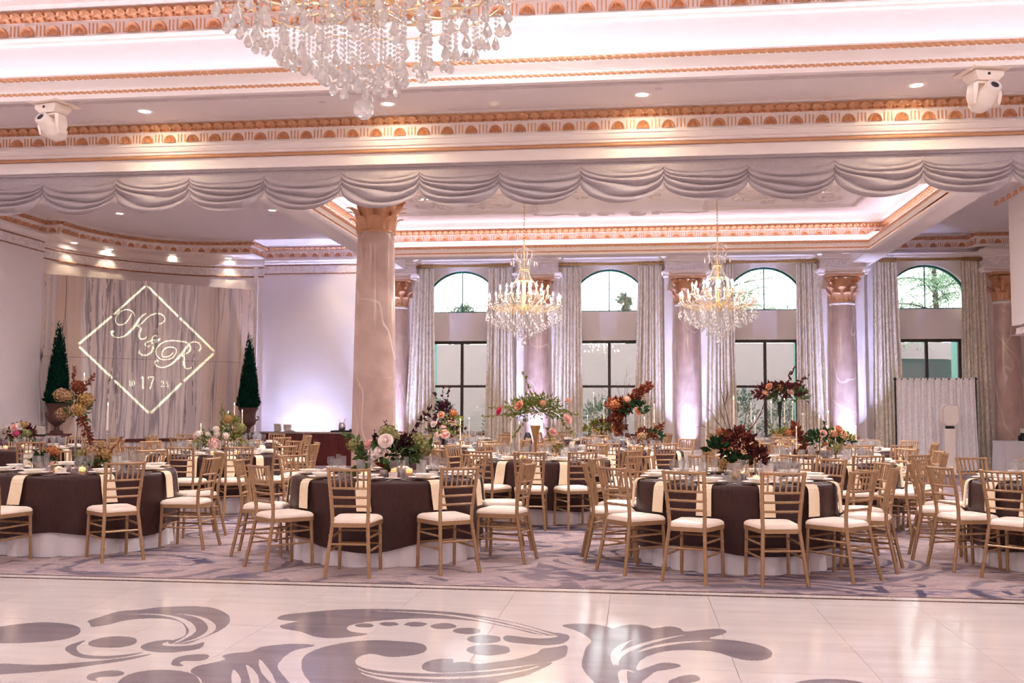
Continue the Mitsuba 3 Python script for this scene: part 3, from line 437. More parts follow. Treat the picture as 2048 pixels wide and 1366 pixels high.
# trim 6: cornice of the rear room
rp = [(-6.0, 24.9), (8.05, 24.9), (8.05, 24.45), (XR, 24.45)]
full = UP[:-1]+[(-6.24, 24.9)]
rgt = [(5.68, 24.9)]+rp[1:]
bulk = [(7.1, 19.8), (7.1, 14.4)]
up_prof = [(0, 5.28), (.06, 5.285), (.10, 5.30), (.10, 5.32), (.06, 5.325), (.06, 5.48), (.09, 5.49), (.09, 5.55), (.15, 5.61), (.2, 5.65)]
for n_, (pa, txt) in enumerate(((full, 'gilt shell cornice along the left wall and alcove'), (rgt, 'gilt shell cornice over the last window'))):
    k = f'trim_{6+n_}'
    struct(k, P(sweep(pa, up_prof), 'm_plaster', 30), txt)
    leaf_band(k, pa, .08, 5.53, .14, 5.612, .14, lim=lambda c: c[1] > 17)
    shells(k, pa, .062, 5.345, .315, SHELL, .11, lim=lambda c: c[1] > 18.2)
low_prof = [(0, 4.90), (.02, 4.905), (.02, 4.925), (0, 4.93)]
mid_prof = [(0, 5.12), (.015, 5.125), (.015, 5.15), (.05, 5.17), (.07, 5.2), (.07, 5.22), (.12, 5.25), (.12, 5.285), (0, 5.29)]
lowp = [(XL, 14.4), (XL, 20.8)], [(-9.75, 24.9), (-6.0, 24.9)], [tuple(q) for q in arc]
struct('trim_8', P(cat([sweep(q, mid_prof) for q in lowp[:2]]+[sweep(lowp[2], [(0, 5.05), (.02, 5.06), (.02, 5.1), (.06, 5.13), (.02, 5.2), (0, 5.28)])]), 'm_plaster', 30), 'white moulding with an embossed frieze on the left walls')
put('trim_8__frieze', P(cat([sweep(q, [(0.012, 4.93), (.012, 5.12)]) for q in lowp[:2]]+[sweep(lowp[2], [(.012, 4.84), (.012, 5.05)])]), 'm_frieze'))
put('trim_8__gilt_line', P(cat([sweep(q, [(.0, 4.905), (.025, 4.91), (.025, 4.925), (0, 4.93)]) for q in lowp[:2]]+[sweep(q, [(.015, 5.125), (.03, 5.13), (.03, 5.145), (.015, 5.15)]) for q in lowp[:2]]+[sweep(lowp[2], [(0, z), (.025, z+.005), (.025, z+.03), (0, z+.035)]) for z in (4.81, 5.045)]), 'm_giltdark'))

# pilaster columns along the window wall with entablature blocks
def column_mesh(r0, r1, z0, z1, n=28):
    z = np.linspace(z0, z1, 12); rr = r0+(r1-r0)*((z-z0)/(z1-z0))**1.6
    m = lathe(list(zip(rr, z)), n); t = np.linspace(0, 2*PI, n+1)[:n]
    uv = np.stack([np.repeat(t, 12)*.3, np.tile(z, n)], -1); return m, uv
def acanthus(w, h, curl, n=7):
    "leaf standing on z=0 at y=0, bending towards +y with a curled tip"
    v = np.linspace(0, 1, n); u = np.linspace(-1, 1, 7); U, V = np.meshgrid(u, v, indexing='ij')
    half = w/2*(.75+.35*np.sin(PI*V*.9))*(1-.55*V**3)*(1+.12*np.cos(V*18))
    a = V**2.6*2.9; y = .02*h+.10*h*V+curl*np.sin(a/2)**2+.03*h*np.cos(U*4.5)*(1-.4*V); z = h*(V-.20*V**4*1.6)
    return grid(np.stack([U*half, y-.05*h*np.abs(U)**2, z], -1))
LEAF_A = acanthus(.19, .28, .10); LEAF_B = acanthus(.2, .46, .15); 
def volute(r=.085):
    t = np.linspace(0, 2.3*2*PI, 34); rr = r*(1-t/(2.6*2*PI)); p = np.stack([rr*np.cos(t), 0*t, rr*np.sin(t)], -1)
    return tube(p, np.linspace(.035, .018, 34), 6)
VOL = volute()
def capital(root, cx, cy, z0, h=.66, r=.29, half=False):
    s = h/.66; bell = lathe([(r*1.02, 0), (r*1.06, .02), (r*1.0, .05), (r*.98, .3), (r*1.1, .5), (r*1.35, .58)], 24)
    body = [bell]
    part(root, 'capital', P(bell, 'm_giltwork', True), T4(cx, cy, z0, 0, 1), 'gilt leaf-carved capital')
    cap = root+'__capital'
    la, lb_ = P(LEAF_A, 'm_giltwork', True), P(LEAF_B, 'm_giltwork', True)
    for i in range(8):
        a = i*PI/4+.2; put(uniq(cap+'__leaf'), la, T4(cx+r*math.cos(a), cy+r*math.sin(a), z0+.03, a-PI/2))
        a += PI/8; put(uniq(cap+'__leaf'), lb_, T4(cx+r*.98*math.cos(a), cy+r*.98*math.sin(a), z0+.04, a-PI/2))
    vm = P(VOL, 'm_giltwork', True)
    for i in range(4):
        a = PI/4+i*PI/2; put(uniq(cap+'__volute'), vm, T4(cx+r*1.42*math.cos(a), cy+r*1.42*math.sin(a), z0+.50, a))
    q = r*1.55
    ab = Polygon([(q, q), (0, q*.8), (-q, q), (-q*.8, 0), (-q, -q), (0, -q*.8), (q, -q), (q*.8, 0)])
    put(cap+'__abacus', P(prism(ab, .06, .60), 'm_giltwork'), T4(cx, cy, z0))
def pilaster(i, x, lbl):
    root = uniq('wall_column'); lab(root, lbl, kind='structure')
    m, uv = column_mesh(.31, .28, .42, 3.97); uv = uv+np.array([i*3.37+1, i*1.9])
    put(root+'__shaft', P(m, 'm_column', True, uv=uv), T4(x, 24.66, 0))
    put(root+'__base', P(lathe([(.36, .30), (.38, .33), (.36, .37), (.33, .39), (.345, .42), (.31, .45)], 28), 'm_plaster', True), T4(x, 24.66, 0))
    put(root+'__plinth', P(box(x-.4, x+.4, 24.26, 24.9, 0, .3), 'm_plaster'))
    put(root+'__ring', P(lathe([(.28, 3.93), (.305, 3.95), (.305, 3.975), (.28, 4.0)], 28), 'm_plaster', True), T4(x, 24.66, 0))
    put(root+'__pier', P(box(x-.54, x+.54, 24.72, 24.9, 0, 4.7), 'm_wall'))
    capital(root, x, 24.66, 4.0)
    e = [(x-.52, 24.9), (x-.52, 24.42), (x+.52, 24.42), (x+.52, 24.9)]
    put(root+'__entablature', P(cat([sweep(e, [(-.1, 4.67), (.05, 4.67), (.05, 4.71), (.09, 4.74), (.10, 4.78), (.03, 4.80), (.03, 4.83), (.0, 4.85), (.0, 5.03), (.03, 5.04), (.03, 5.08), (.08, 5.12), (.12, 5.16), (.12, 5.2), (-.1, 5.3)]), box(x-.5, x+.5, 24.44, 24.9, 4.68, 5.29)]), 'm_plaster', 30))
    put(root+'__frieze', P(sweep(e, [(.006, 4.86), (.006, 5.02)]), 'm_frieze'))
where = ['marble half column beside the big front column', 'marble half column behind the left rear chandelier', 'marble half column behind the right rear chandelier', 'marble half column between the last two windows', 'marble half column at the right edge behind the skirted table']
for i, x in enumerate(PX): pilaster(i, x, where[i])
# free column under the beam
lab('stone_column', 'tall veined pink marble column with gilt capital under the swags', 'column')
m, uv = column_mesh(.315, .265, .4, 3.97, 40)
put('stone_column__shaft', P(m, 'm_column', True, uv=uv), T4(-3.72, 14.0, 0, .5))
put('stone_column__base', P(lathe([(.40, 0), (.40, .3), (.38, .33), (.36, .37), (.33, .39), (.345, .42), (.31, .45)], 32), 'm_plaster', 40), T4(-3.72, 14.0, 0))
capital('stone_column', -3.72, 14.0, 3.95, .66, .27)

# windows
for i, x in enumerate(WX):
    k = f'window_{i+1}'
    t = np.linspace(0, PI, 33); y = 25.06
    outer = [(x+(ARCH_R+.01)*math.cos(a), ARCH_Z+1.09*math.sin(a)) for a in t]; inner = [(x+(ARCH_R-.05)*math.cos(a), ARCH_Z+.035+1.0*math.sin(a)) for a in t]
    fr = Polygon(outer).difference(Polygon(inner))
    struct(k, P(xzprism(fr, y-.04, y+.04), 'm_tealframe'), ['first', 'second', 'third', 'fourth'][i]+' window from the left, arched light over a two by two sash')
    mun = [box(x-.012, x+.012, y-.012, y+.012, ARCH_Z+.03, ARCH_Z+1.05), tube([(x+.56*math.cos(a), y, ARCH_Z+.03+.56*math.sin(a)) for a in t], .008, 5)]
    mun += [tube([(x, y, ARCH_Z+.03), (x+1.0*math.cos(a), y, ARCH_Z+.03+1.0*math.sin(a))], .007, 5) for a in (PI/4, 3*PI/4)]
    put(k+'__muntin', P(cat(mun), 'm_tealframe'))
    put(k+'__arch_pane', P(xzprism(Polygon(inner).buffer(.02), y+.02, y+.021), 'm_pane'))
    fw = .045; z0, z1 = .75, WIN_T; zm = 1.99
    bars = sbox(x-WIN_H, z0, x+WIN_H, z1)
    gl = [(x-WIN_H+.07, x-.035), (x+.035, x+WIN_H-.07)]; gz = [(z0+.06, zm-.03), (zm+.03, z1-.07)]
    bars = bars.difference(unary_union([sbox(a, c, b, d) for a, b in gl for c, d in gz]))
    put(k+'__sash', P(xzprism(bars, y-.05, y+.03), 'm_darkframe'))
    for a, b in gl:
        for c, d in gz: put(uniq(k+'__pane'), P(box(a-.01, b+.01, y, y+.001, c-.01, d+.01), 'm_pane'))
    put(k+'__sill', P(box(x-WIN_H-.05, x+WIN_H+.05, 24.82, 25.1, .70, .75), 'm_plaster'))
    put(k+'__outer_jamb', P(cat([box(x-WIN_H-.15, x-WIN_H+.0, 25.16, 25.8, .4, 3.2), box(x+WIN_H-.0, x+WIN_H+.15, 25.16, 25.8, .4, 3.2)]), 'm_tealwall'))
# curtains: rod, rings, pleated panel
def drape_mesh(xt, xb, y, z0, z1, seed, amp=.045, n=None):
    rng = np.random.default_rng(seed); w = xt[1]-xt[0]; pl = max(6, int(round(w/.075))); nu = pl*8+1; u = np.linspace(0, 1, nu); v = np.linspace(0, 1, 26)
    ph = np.cumsum(rng.uniform(.75, 1.3, pl)); ph = np.r_[0, ph]/ph[-1]; uu = np.interp(u, ph, np.arange(pl+1))
    U, V = np.meshgrid(u, v, indexing='ij'); W = uu[:, None]*2*PI
    a = amp*(.55+.6*V)*(1+.35*np.sin(u*17+seed)[:, None]*V)
    yy = y-a*np.cos(W+.25*np.sin(V*3+seed))-.02*np.sin(W*.5+V*2)
    x0 = xt[0]+(xb[0]-xt[0])*V**1.2; x1 = xt[1]+(xb[1]-xt[1])*V**1.2
    xx = x0+(x1-x0)*U+.012*np.sin(W)*(.3+V)
    zz = z1+(z0-z1)*V+.012*np.cos(W)*(V < .02)
    return grid(np.stack([xx, yy, zz], -1)), np.stack([(U*w*2).ravel(), zz.ravel()], -1)
CX = [((-5.55, -5.03), (-5.78, -4.93)), ((-3.64, -3.02), (-3.72, -2.90)), ((-1.93, -1.30), (-2.08, -1.24)), ((.10, .68), (-.05, .74)), ((1.82, 2.40), (1.68, 2.50)), ((3.90, 4.48), (3.86, 4.62)), ((5.70, 6.26), (5.60, 6.42)), ((7.72, 8.28), (7.66, 8.38))]
ordn = ['first', 'second', 'third', 'fourth']
for i, (xt, xb) in enumerate(CX):
    t = thing('curtain', f"tall silver beige curtain on the {'left' if i % 2 == 0 else 'right'} side of the {ordn[i//2]} window", 'curtain', 'window curtains')
    m, uv = drape_mesh(xt, xb, 24.66, .02, 4.96, i*3+1)
    part(t, 'panel', P(m, 'm_drape', True, uv=uv))
    rings = [tube([(xt[0]+(j+.5)*(xt[1]-xt[0])/9, 24.62+.048*math.cos(a), 5.02+.048*math.sin(a)) for a in np.linspace(0, 2*PI, 11)], .011, 5, False) for j in range(9)]
    part(t, 'ring', P(cat(rings), 'm_brass', True), None, 'brass curtain rings', 'stuff')
for i in range(4):
    a, b = CX[2*i][0][0]-.05, CX[2*i+1][0][1]+.05
    t = thing('curtain_rod', f'long brass curtain rod over the {ordn[i]} window', 'curtain rod', 'curtain rods')
    part(t, 'rod', P(tube([(a, 24.62, 5.02), (b, 24.62, 5.02)], .034, 10), 'm_brass', 40))
    part(t, 'pelmet', P(cat([box(a, b, 24.55, 24.9, 5.09, 5.13), sweep([(a, 24.9), (a, 24.62), (b, 24.62), (b, 24.9)], [(0, 5.06), (.06, 5.10), (.06, 5.13), (.1, 5.17)])]), 'm_plaster', 30))
# marble slab screen in the alcove
lab('wall_marble', 'upright streaked marble slabs filling the alcove', kind='structure')
jn = [0, .62, 1.58, 2.45, 3.30, 4.12, CH_L+.02]
for a, b in zip(jn[:-1], jn[1:]):
    for z0, z1 in ((.68, 2.575), (2.575, 4.45)):
        c = CH_A+CH_U*(a+b)/2; put(uniq('wall_marble__slab'), P(obox(c, CH_U, (b-a)/2-.004, .05, z0+.004, z1-.004), 'm_marble'))
    c = CH_A+CH_U*(a+b)/2; put(uniq('wall_marble__slab'), P(obox(c, CH_U, (b-a)/2-.004, .05, 0, .61), 'm_marble'))
mid = CH_A+CH_U*CH_L/2
put('wall_marble__backing', P(obox(mid-CH_N*.055, CH_U, CH_L/2, .045, 0, 4.44), 'm_giltdark'))
put('wall_marble__rail', P(obox(mid+CH_N*.03, CH_U, CH_L/2, .06, .61, .68), 'm_redwood')); lab('wall_marble__rail', 'dark wooden chair rail')
# bulkhead on the right
struct('bulkhead', P(box(7.1, XR, 14.4, 19.8, 3.02, ZB), 'm_wall'), 'cream bulkhead hanging at the right edge')
bk = [(7.1, 14.4), (7.1, 19.8), (9.9, 19.8)][::-1]
bk = [(9.9, 19.8), (7.1, 19.8), (7.1, 14.4)]
put('bulkhead__crown', P(sweep(bk, [(-o, z) for o, z in [(0, 4.9), (.02, 4.91), (.02, 4.95), (0, 4.96), (0, 5.1), (.1, 5.16), (.14, 5.3), (.22, 5.31), (.22, 5.46), (.26, 5.47), (.34, 5.6), (.4, 5.65)]]), 'm_plaster', 30))
leaf_band('bulkhead', bk[::-1], .26, 5.47, .34, 5.60, .14, 'm_giltdark')
put('bulkhead__bottom_trim', P(sweep(bk, [(-o, z) for o, z in [(-.05, 2.84), (.04, 2.84), (.05, 2.9), (.06, 2.98), (.16, 3.0), (.2, 3.06), (.2, 3.08), (0, 3.09)]]), 'm_frieze', 30))
lft = [(7.1, 14.4), (7.1, 19.8)]
k = 0
for yy in np.arange(17.2, 19.9, .315): put(uniq('bulkhead__shell'), SHELL, frame([6.876, yy, 5.315], [0, 1, 0], [-1, 0, 0], [0, 0, 1]))
# skirting
struct('baseboard_back', P(cat([sweep([(-9.75, 24.9), (XR, 24.9)], [(.02, 0), (.02, .14), (0, .16)]), sweep(lowp[0], [(.02, 0), (.02, .14), (0, .16)])]), 'm_plaster'), 'white skirting')
# outside
two('m_tealblock', dif(srgb(66, 84, 84)))
struct('ground_outside', P(box(-30, 35, 25.2, 70, -.2, -.05), 'm_sage'), 'lawn outside')
two('m_backing_wall', dif(srgb(166, 154, 156)))
struct('backing_wall', P(box(-14, 22, 29.5, 29.9, -.1, 3.35), 'm_backing_wall'), 'pale backing wall outside giving the lower panes their pale tone')  # added wall, its pale colour stands in for panes reflecting the room
single('dark_shed', 'dark low block with slanted top outside the fourth window', 'outside_block', P(xzprism(Polygon([(7.0, -.05), (9.6, -.05), (9.6, 2.62), (8.2, 2.78), (7.0, 2.8)]), 27.6, 28.6), 'm_tealblock'))  # dark shape behind the panes, kind unknown, built as a block
# ceiling plaster ornament in the rear tray
def rel(name, meshes, lbl=None):
    k = put(uniq('ceiling__'+name), P(cat(meshes), 'm_relief', 40))
def spiral(cx, cy, r, turns, flip=1, a0=0):
    t = np.linspace(0, turns*2*PI, int(24*turns)); rr = r*(1-.85*t/t[-1]); return [(cx+rr_*math.cos(a0+flip*a), cy+rr_*math.sin(a0+flip*a), 5.71) for rr_, a in zip(rr, t)]
for sx in (-1, 1):
    cx = -.29+sx*3.35
    for w, g in ((1.55, 1.05),):
        fr = [(cx-w, 19.1-g*1.25), (cx+w, 19.1-g*1.25), (cx+w, 20.7+g*.6), (cx-w, 20.7+g*.6), (cx-w, 19.1-g*1.25)]
        rel('ornament_frame', [tube([(x, y, 5.715) for x, y in zip(np.linspace(a[0], b[0], 2), np.linspace(a[1], b[1], 2))], .05, 6) for a, b in zip(fr[:-1], fr[1:])])
    sc = []
    for q in (-1, 1):
        for e in (-1, 1): sc += [tube(spiral(cx+q*.75, 20.1+e*.35, .36, 1.6, q*e, 0), .035, 5), tube(spiral(cx+q*.3, 20.1+e*.55, .22, 1.4, -q*e, 1.), .03, 5)]
    sc += [sph((cx, 20.1, 5.71), np.array([.3, .22, .05]), 2)]
    rel('ornament_scroll', sc)
ov = [tube([(-.29+1.1*math.cos(a), 19.0+.75*math.sin(a), 5.715) for a in np.linspace(0, 2*PI, 40)], .045, 5, False)]
for a in np.linspace(0, 2*PI, 13)[:-1]: ov.append(tube(spiral(-.29+1.42*math.cos(a), 19.0+1.05*math.sin(a), .2, 1.3, 1, a), .03, 5))
rel('ornament_medallion', ov)
fest = []
for q in (-1, 1):
    fest += [tube(spiral(-.29+q*.35, 21.75, .2, 1.4, q), .03, 5), tube(spiral(-.29+q*.8, 21.75, .15, 1.3, -q), .026, 5), tube([(-.29+q*x, 21.75+.06*math.sin(x*9), 5.715) for x in np.linspace(1, 1.9, 14)], .02, 5)]
rel('ornament_festoon', fest)

# ---------------------------------------------------------------- lights of the room, seen and out of view
def strip(root, x0, x1, y0, y1, z, col):
    v = np.array([[x0, y0, z], [x1, y0, z], [x1, y1, z], [x0, y1, z]], float)
    put(uniq(root), emit(trimesh.Trimesh(v, [[0, 1, 2], [0, 2, 3]], process=False), col, 1))
for a, z, g0, g1, col, nm in ((TA, 5.40, .2, .45, COVE_A, 'cove_light'), (TB, 5.06, .12, .34, COVE_B, 'rear_cove_light')):
    lab(nm, 'hidden light strip round the big ceiling tray' if nm == 'cove_light' else 'hidden light strip round the rear ceiling tray', 'cove light')
    for s in ((a[0]-g1, a[1]+g1, a[3]+g0, a[3]+g1), (a[0]-g1, a[1]+g1, a[2]-g1, a[2]-g0), (a[0]-g1, a[0]-g0, a[2]-g0, a[3]+g0), (a[1]+g0, a[1]+g1, a[2]-g0, a[3]+g0)): strip(nm+'__strip', *s, z, col)
RING = P(lathe([(.075, 0), (.08, -.006), (.105, -.008), (.115, 0)], 24), 'm_plaster', True)
dm = trimesh.Trimesh(np.vstack([[[0, 0, -.003]], [[.076*math.cos(a), .076*math.sin(a), -.003] for a in np.linspace(0, 2*PI, 17)[:-1]]]), [[0, 1+(i+1) % 16, 1+i] for i in range(16)], process=False)
DISC = emit(dm, [c*26 for c in (1, .9, .74)], 0.)
def downlight(x, y, z, lbl, power=0, cut=40, aim=None, col=DOWN, w=1.):
    t = thing('recessed_light', lbl, 'ceiling light', 'recessed ceiling lights'); part(t, 'ring', RING, T4(x, y, z)); part(t, 'lamp', DISC, T4(x, y, z))
    if power:
        a = aim or (x, y, 0)
        scene['lamp_'+t] = {'type': 'spot', 'to_world': ST().look_at(origin=[x, y, z-.02], target=list(a), up=[0, 1, .01]), 'intensity': rgb([c*power*LS for c in col]), 'cutoff_angle': float(cut), 'beam_width': float(cut*.35), 'sampling_weight': float(w)}

def unseen_lamp(x, y, z, lbl):  # unseen ceiling lamp out of view, placed to light the front tables
    t = thing('drum_light', lbl, 'ceiling light'); part(t, 'housing', P(lathe([(.52, -.14), (.54, -.14), (.54, 0), (0, 0)], 28), 'm_plaster', 40), T4(x, y, z))
    k = 24; dm2 = trimesh.Trimesh(np.vstack([[[0, 0, -.13]], [[.515*math.cos(a), .515*math.sin(a), -.13] for a in np.linspace(0, 2*PI, k+1)[:-1]]]), [[0, 1+(i+1) % k, 1+i] for i in range(k)], process=False)
    part(t, 'diffuser', emit(dm2, [c*UNSEEN_LAMP for c in (.98, .95, .98)], 1.), T4(x, y, z))
for (x, y, l) in ((-8, 1, 'near left'), (-8, 8, 'far left'), (5.2, 1, 'near right'), (5.2, 8, 'far right'), (-1.4, .3, 'near middle'), (-1.4, 9.2, 'far middle')): unseen_lamp(x, y, 6.655, f'{l} unseen round lamp over the dance floor, lighting the front tables')
# ---------------------------------------------------------------- chiavari chairs
def bamboo(pts, r, rings, n=6, swell=1.28):
    "turned bamboo rod along a polyline with ring swellings at the given fractions"
    p = np.array(pts, float); d = np.r_[0, np.cumsum(np.linalg.norm(np.diff(p, axis=0), axis=1))]; d /= d[-1]
    ts = set(np.linspace(0, 1, max(2, len(p)*2))); w = .012
    for q in rings: ts |= {max(0, q-w), q, min(1, q+w)}
    ts = np.array(sorted(ts)); q3 = np.stack([np.interp(ts, d, p[:, k]) for k in range(3)], -1)
    rr = np.array([r*(swell if any(abs(t-q) < 1e-6 for q in rings) else 1.) for t in ts]); return tube(q3, rr, n)
def post(s):
    z = np.array([0, .12, .25, .38, .45, .55, .68, .80, .92]); x = np.interp(z, [0, .45, .92], [.190, .152, .176])*s
    y = np.interp(z, [0, .2, .45, .6, .92], [-.275, -.232, -.185, -.19, -.262]); return np.stack([x, y, z], -1)
def post_at(s, z):
    p = post(s); return np.array([np.interp(z, p[:, 2], p[:, k]) for k in range(3)])
def backrail(z, r, bow=.018):
    a, b = post_at(-1, z), post_at(1, z); t = np.linspace(0, 1, 7); p = a+(b-a)*t[:, None]; p[:, 1] -= bow*np.sin(PI*t); return p
def chair_parts():
    d = {}
    for s, n in ((-1, 'back_post'), (1, 'back_post')): d.setdefault(n, []).append(bamboo(post(s), .0165, (.14, .27, .38, .5, .62, .74, .86, .985), 7, 1.2))
    for s in (-1, 1): d.setdefault('front_leg', []).append(bamboo([(.178*s, .185, .43), (.186*s, .20, 0)], .0155, (.02, .3, .5, .75), 7, 1.2))
    sf = Polygon([(-.125, -.15), (.125, -.15), (.158, .165), (-.158, .165)]).buffer(.05)
    d['seat_frame'] = [prism(sf, .036, .414)]
    P_ = []
    ring = np.array(sf.buffer(-.003).segmentize(.05).exterior.coords)[:-1]; c = np.array([0, .012])
    for k, z in ((1., .45), (1.005, .460), (.985, .472), (.93, .484), (.82, .493), (.5, .501), (.02, .504)): P_.append(np.column_stack([c+(ring-c)*k, np.full(len(ring), z)]))
    d['cushion'] = [grid(np.array(P_), closed_v=True)]
    d['top_rail'] = [bamboo(backrail(.905, .014, .022), .0135, (.5,), 6, 1.1)]
    d['back_rail'] = [bamboo(backrail(z, .011, b), .0115, (.25, .5, .75), 6, 1.25) for z, b in ((.748, .020), (.669, .014), (.593, .012))]
    sp = []; a, b = backrail(.905, 0, .022), backrail(.748, 0, .020)
    for t in np.linspace(.13, .87, 6):
        f = lambda q: np.array([np.interp(t, np.linspace(0, 1, 7), q[:, k]) for k in range(3)])
        sp.append(bamboo([f(a), f(b)], .0085, (.3, .7), 5, 1.2))
    d['spindle'] = sp
    st = []
    for s in (-1, 1):
        for z in (.325, .215):
            q = post_at(s, z); st.append(bamboo([(.182*s, .193, z+.005), tuple(q)], .0095, (.25, .45, .55, .75), 5, 1.35))
    for z in (.345, .235): st.append(bamboo([(-.182, .193, z), (.182, .193, z)], .0095, (.33, .66), 5, 1.3))
    q, w = post_at(-1, .275), post_at(1, .275); st.append(bamboo([tuple(q), tuple(w)], .0095, (.33, .66), 5, 1.3))
    d['stretcher'] = st
    return d
CP = chair_parts()
CHN = [(n, P(m, 'm_cushion' if n == 'cushion' else 'm_chair', True if n == 'cushion' else 40)) for n, ms in CP.items() for m in ms]
CHF = [('frame', P(cat([m for n in ('back_post', 'front_leg', 'seat_frame', 'top_rail', 'back_rail', 'stretcher') for m in CP[n]]), 'm_chair', 40)), ('cushion', P(CP['cushion'][0], 'm_cushion', True)), ('spindles', P(cat(CP['spindle']), 'm_chair'))]
POS = ['nearest the dance floor', 'first clockwise from nearest', 'second clockwise from nearest', 'third clockwise from nearest', 'fourth clockwise from nearest', 'fifth clockwise from nearest', 'sixth clockwise from nearest', 'seventh clockwise from nearest',
       'eighth clockwise from nearest', 'ninth clockwise from nearest', 'tenth clockwise from nearest', 'eleventh clockwise from nearest']
def chair(x, y, face, label, far=False):
    t = thing('chiavari_chair', label, 'chair', 'gold chiavari chairs'); M = T4(x, y, 0, face-PI/2)
    for n, s in (CHF if far else CHN): part(t, n, s, M, 'ivory seat cushion' if n == 'cushion' else None, 'stuff' if n == 'spindles' else None)

# ---------------------------------------------------------------- table dressing
R_T, Z_T = .915, .765
def cloth_mesh(rt, drop, fold_n, amp, seed, flare, sag=0., zt=Z_T):
    rng = np.random.default_rng(seed); nt = 180; t = np.linspace(0, 2*PI, nt+1)[:-1]
    ph = rng.uniform(0, 6.28, 6); rad = [(0, 0), (rt*.5, 0), (rt*.97, 0), (rt+.006, -.006), (rt+.014, -.03)]
    vs = np.linspace(.05, 1, 12); P_ = []
    q = fold_n*t+(1.1 if fold_n < 15 else .5)*np.sin(2*t+ph[0])+ph[1]; wob = (np.sign(np.cos(q))*np.abs(np.cos(q))**.8*.7+.3*np.cos(round(fold_n*.6)*t+ph[2])) if fold_n < 15 else .85*(2*np.abs(np.sin(q/2))**.7-1)+.15*np.cos(7*t+ph[2])
    low = sag*(.6*np.cos(4*t+ph[3])+.4*np.cos(3*t+ph[4]))
    for r, dz in rad: P_.append(np.stack([r*np.cos(t), r*np.sin(t), np.full(nt, zt+dz)], -1))
    for v in vs:
        r = rt+.016+flare*v+amp*(v**1.1*(wob-1) if fold_n < 15 else v*wob); z = zt-.03-(drop-.03+low)*v
        P_.append(np.stack([r*np.cos(t), r*np.sin(t), z], -1))
    return grid(np.array(P_), closed_v=True)
OVER = [P(cloth_mesh(R_T, .585, 13, .030, s, .036, .05), 'm_brown', True) for s in (3, 8)]
UNDER = [P(cloth_mesh(R_T-.09, .762, 20, .042, s, .045, .0, Z_T-.008), 'm_linen', True) for s in (4,)]
def napkin_mesh(tw=0., L=.30):
    "folded napkin lying under the plate and hanging over the table edge; +x points away from the centre"
    pth = [(.70, Z_T+.004), (.80, Z_T+.004), (.895, Z_T+.005), (.928, Z_T-.004), (.950, Z_T-.03)]+[(.956+.022*k, Z_T-.03-(L)*k) for k in np.linspace(.15, 1, 6)]
    p = np.array(pth); n = len(p); ws = np.linspace(.062, .068, n); sk = tw*np.linspace(0, 1, n)**2
    rows = []
    for k, (off, sgn) in enumerate(((0, 1), (.007, 1))):
        rows.append(np.stack([np.stack([p[:, 0]+off, sk-ws, p[:, 1]+off*.3], -1), np.stack([p[:, 0]+off+.004, sk*1.0, p[:, 1]+off*.3+.001], -1), np.stack([p[:, 0]+off, sk+ws, p[:, 1]+off*.3], -1)], 1))
    a, b = rows; Q = np.concatenate([a, b[:, ::-1]], 1)
    m = grid(Q, closed_v=True); e = len(p)-1
    i = e*6; m.faces = np.vstack([m.faces, [[i, i+1, i+4], [i, i+4, i+5], [i+1, i+2, i+3], [i+1, i+3, i+4]]]); return m
NAP = [P(napkin_mesh(tw, L), 'm_napkin') for tw, L in ((0, .235), (.03, .23), (-.03, .24))]
PLATE = P(lathe([(0, .004), (.09, .004), (.10, .006), (.142, .018), (.144, .021), (.14, .0215), (.10, .010), (.0, .008)], 28), 'm_china', 40)
BOWL = P(lathe([(0, .0), (.055, 0), (.06, .004), (.092, .030), (.105, .034), (.106, .038), (.09, .034), (.058, .014), (0, .012)], 26), 'm_china', 40)
SAUCER = P(lathe([(0, 0), (.04, 0), (.078, .013), (.078, .016), (.04, .005), (0, .005)], 22), 'm_china', 40)
CUPB = P(lathe([(0, 0), (.024, 0), (.026, .004), (.040, .02), (.043, .06), (.0405, .06), (.037, .02), (0, .006)], 20), 'm_china', 40)
CUPH = P(tube([(.041, 0, .05), (.062, 0, .05), (.066, 0, .035), (.055, 0, .02), (.039, 0, .02)], .0042, 6), 'm_china', True)
GOB = P(lathe([(.034, .0), (.032, .004), (.008, .010), (.0055, .03), (.0075, .055), (.02, .075), (.036, .10), (.0405, .125), (.039, .15), (.034, .178)], 18), 'm_glass', True)
FLU = P(lathe([(.030, .0), (.028, .004), (.007, .010), (.005, .05), (.0065, .08), (.020, .10), (.0265, .13), (.0265, .17), (.0235, .205)], 16), 'm_glass', True)
WINE = P(lathe([(.033, .0), (.031, .004), (.007, .009), (.005, .04), (.0065, .07), (.022, .085), (.037, .11), (.038, .13), (.034, .155), (.031, .170)], 16), 'm_glass', True)
WAT = P(lathe([(0, .072), (.018, .076), (.033, .10), (.0375, .124), (.0, .124)], 14), 'm_glass', True)
def cutlery():
    ms = []
    for x, w in ((-.185, .004), (-.205, .004), (.185, .005), (.205, .004)):
        ms.append(tube([(.02, x, .004), (.12, x, .006)], [.0028, .0035], 5)); e = sph((-.045, x, .006), np.array([.035, .011 if x < 0 else .008, .003]), 1); ms += [tube([(.02, x, .004), (-.02, x, .006)], .0028, 5), e]
    return cat(ms)
CUT = cutlery(); CUTLERY = P(CUT, 'm_silver', True)
SALT_B = P(lathe([(.016, 0), (.02, .004), (.018, .05), (.014, .058)], 12), 'm_glass', True); SALT_L = P(lathe([(.0145, .056), (.016, .062), (.011, .074), (0, .076)], 12), 'm_silver', True)
CREAMER = P(lathe([(0, 0), (.03, 0), (.034, .004), (.036, .075), (.033, .076), (.032, .006), (0, .004)], 16), 'm_silver', True)
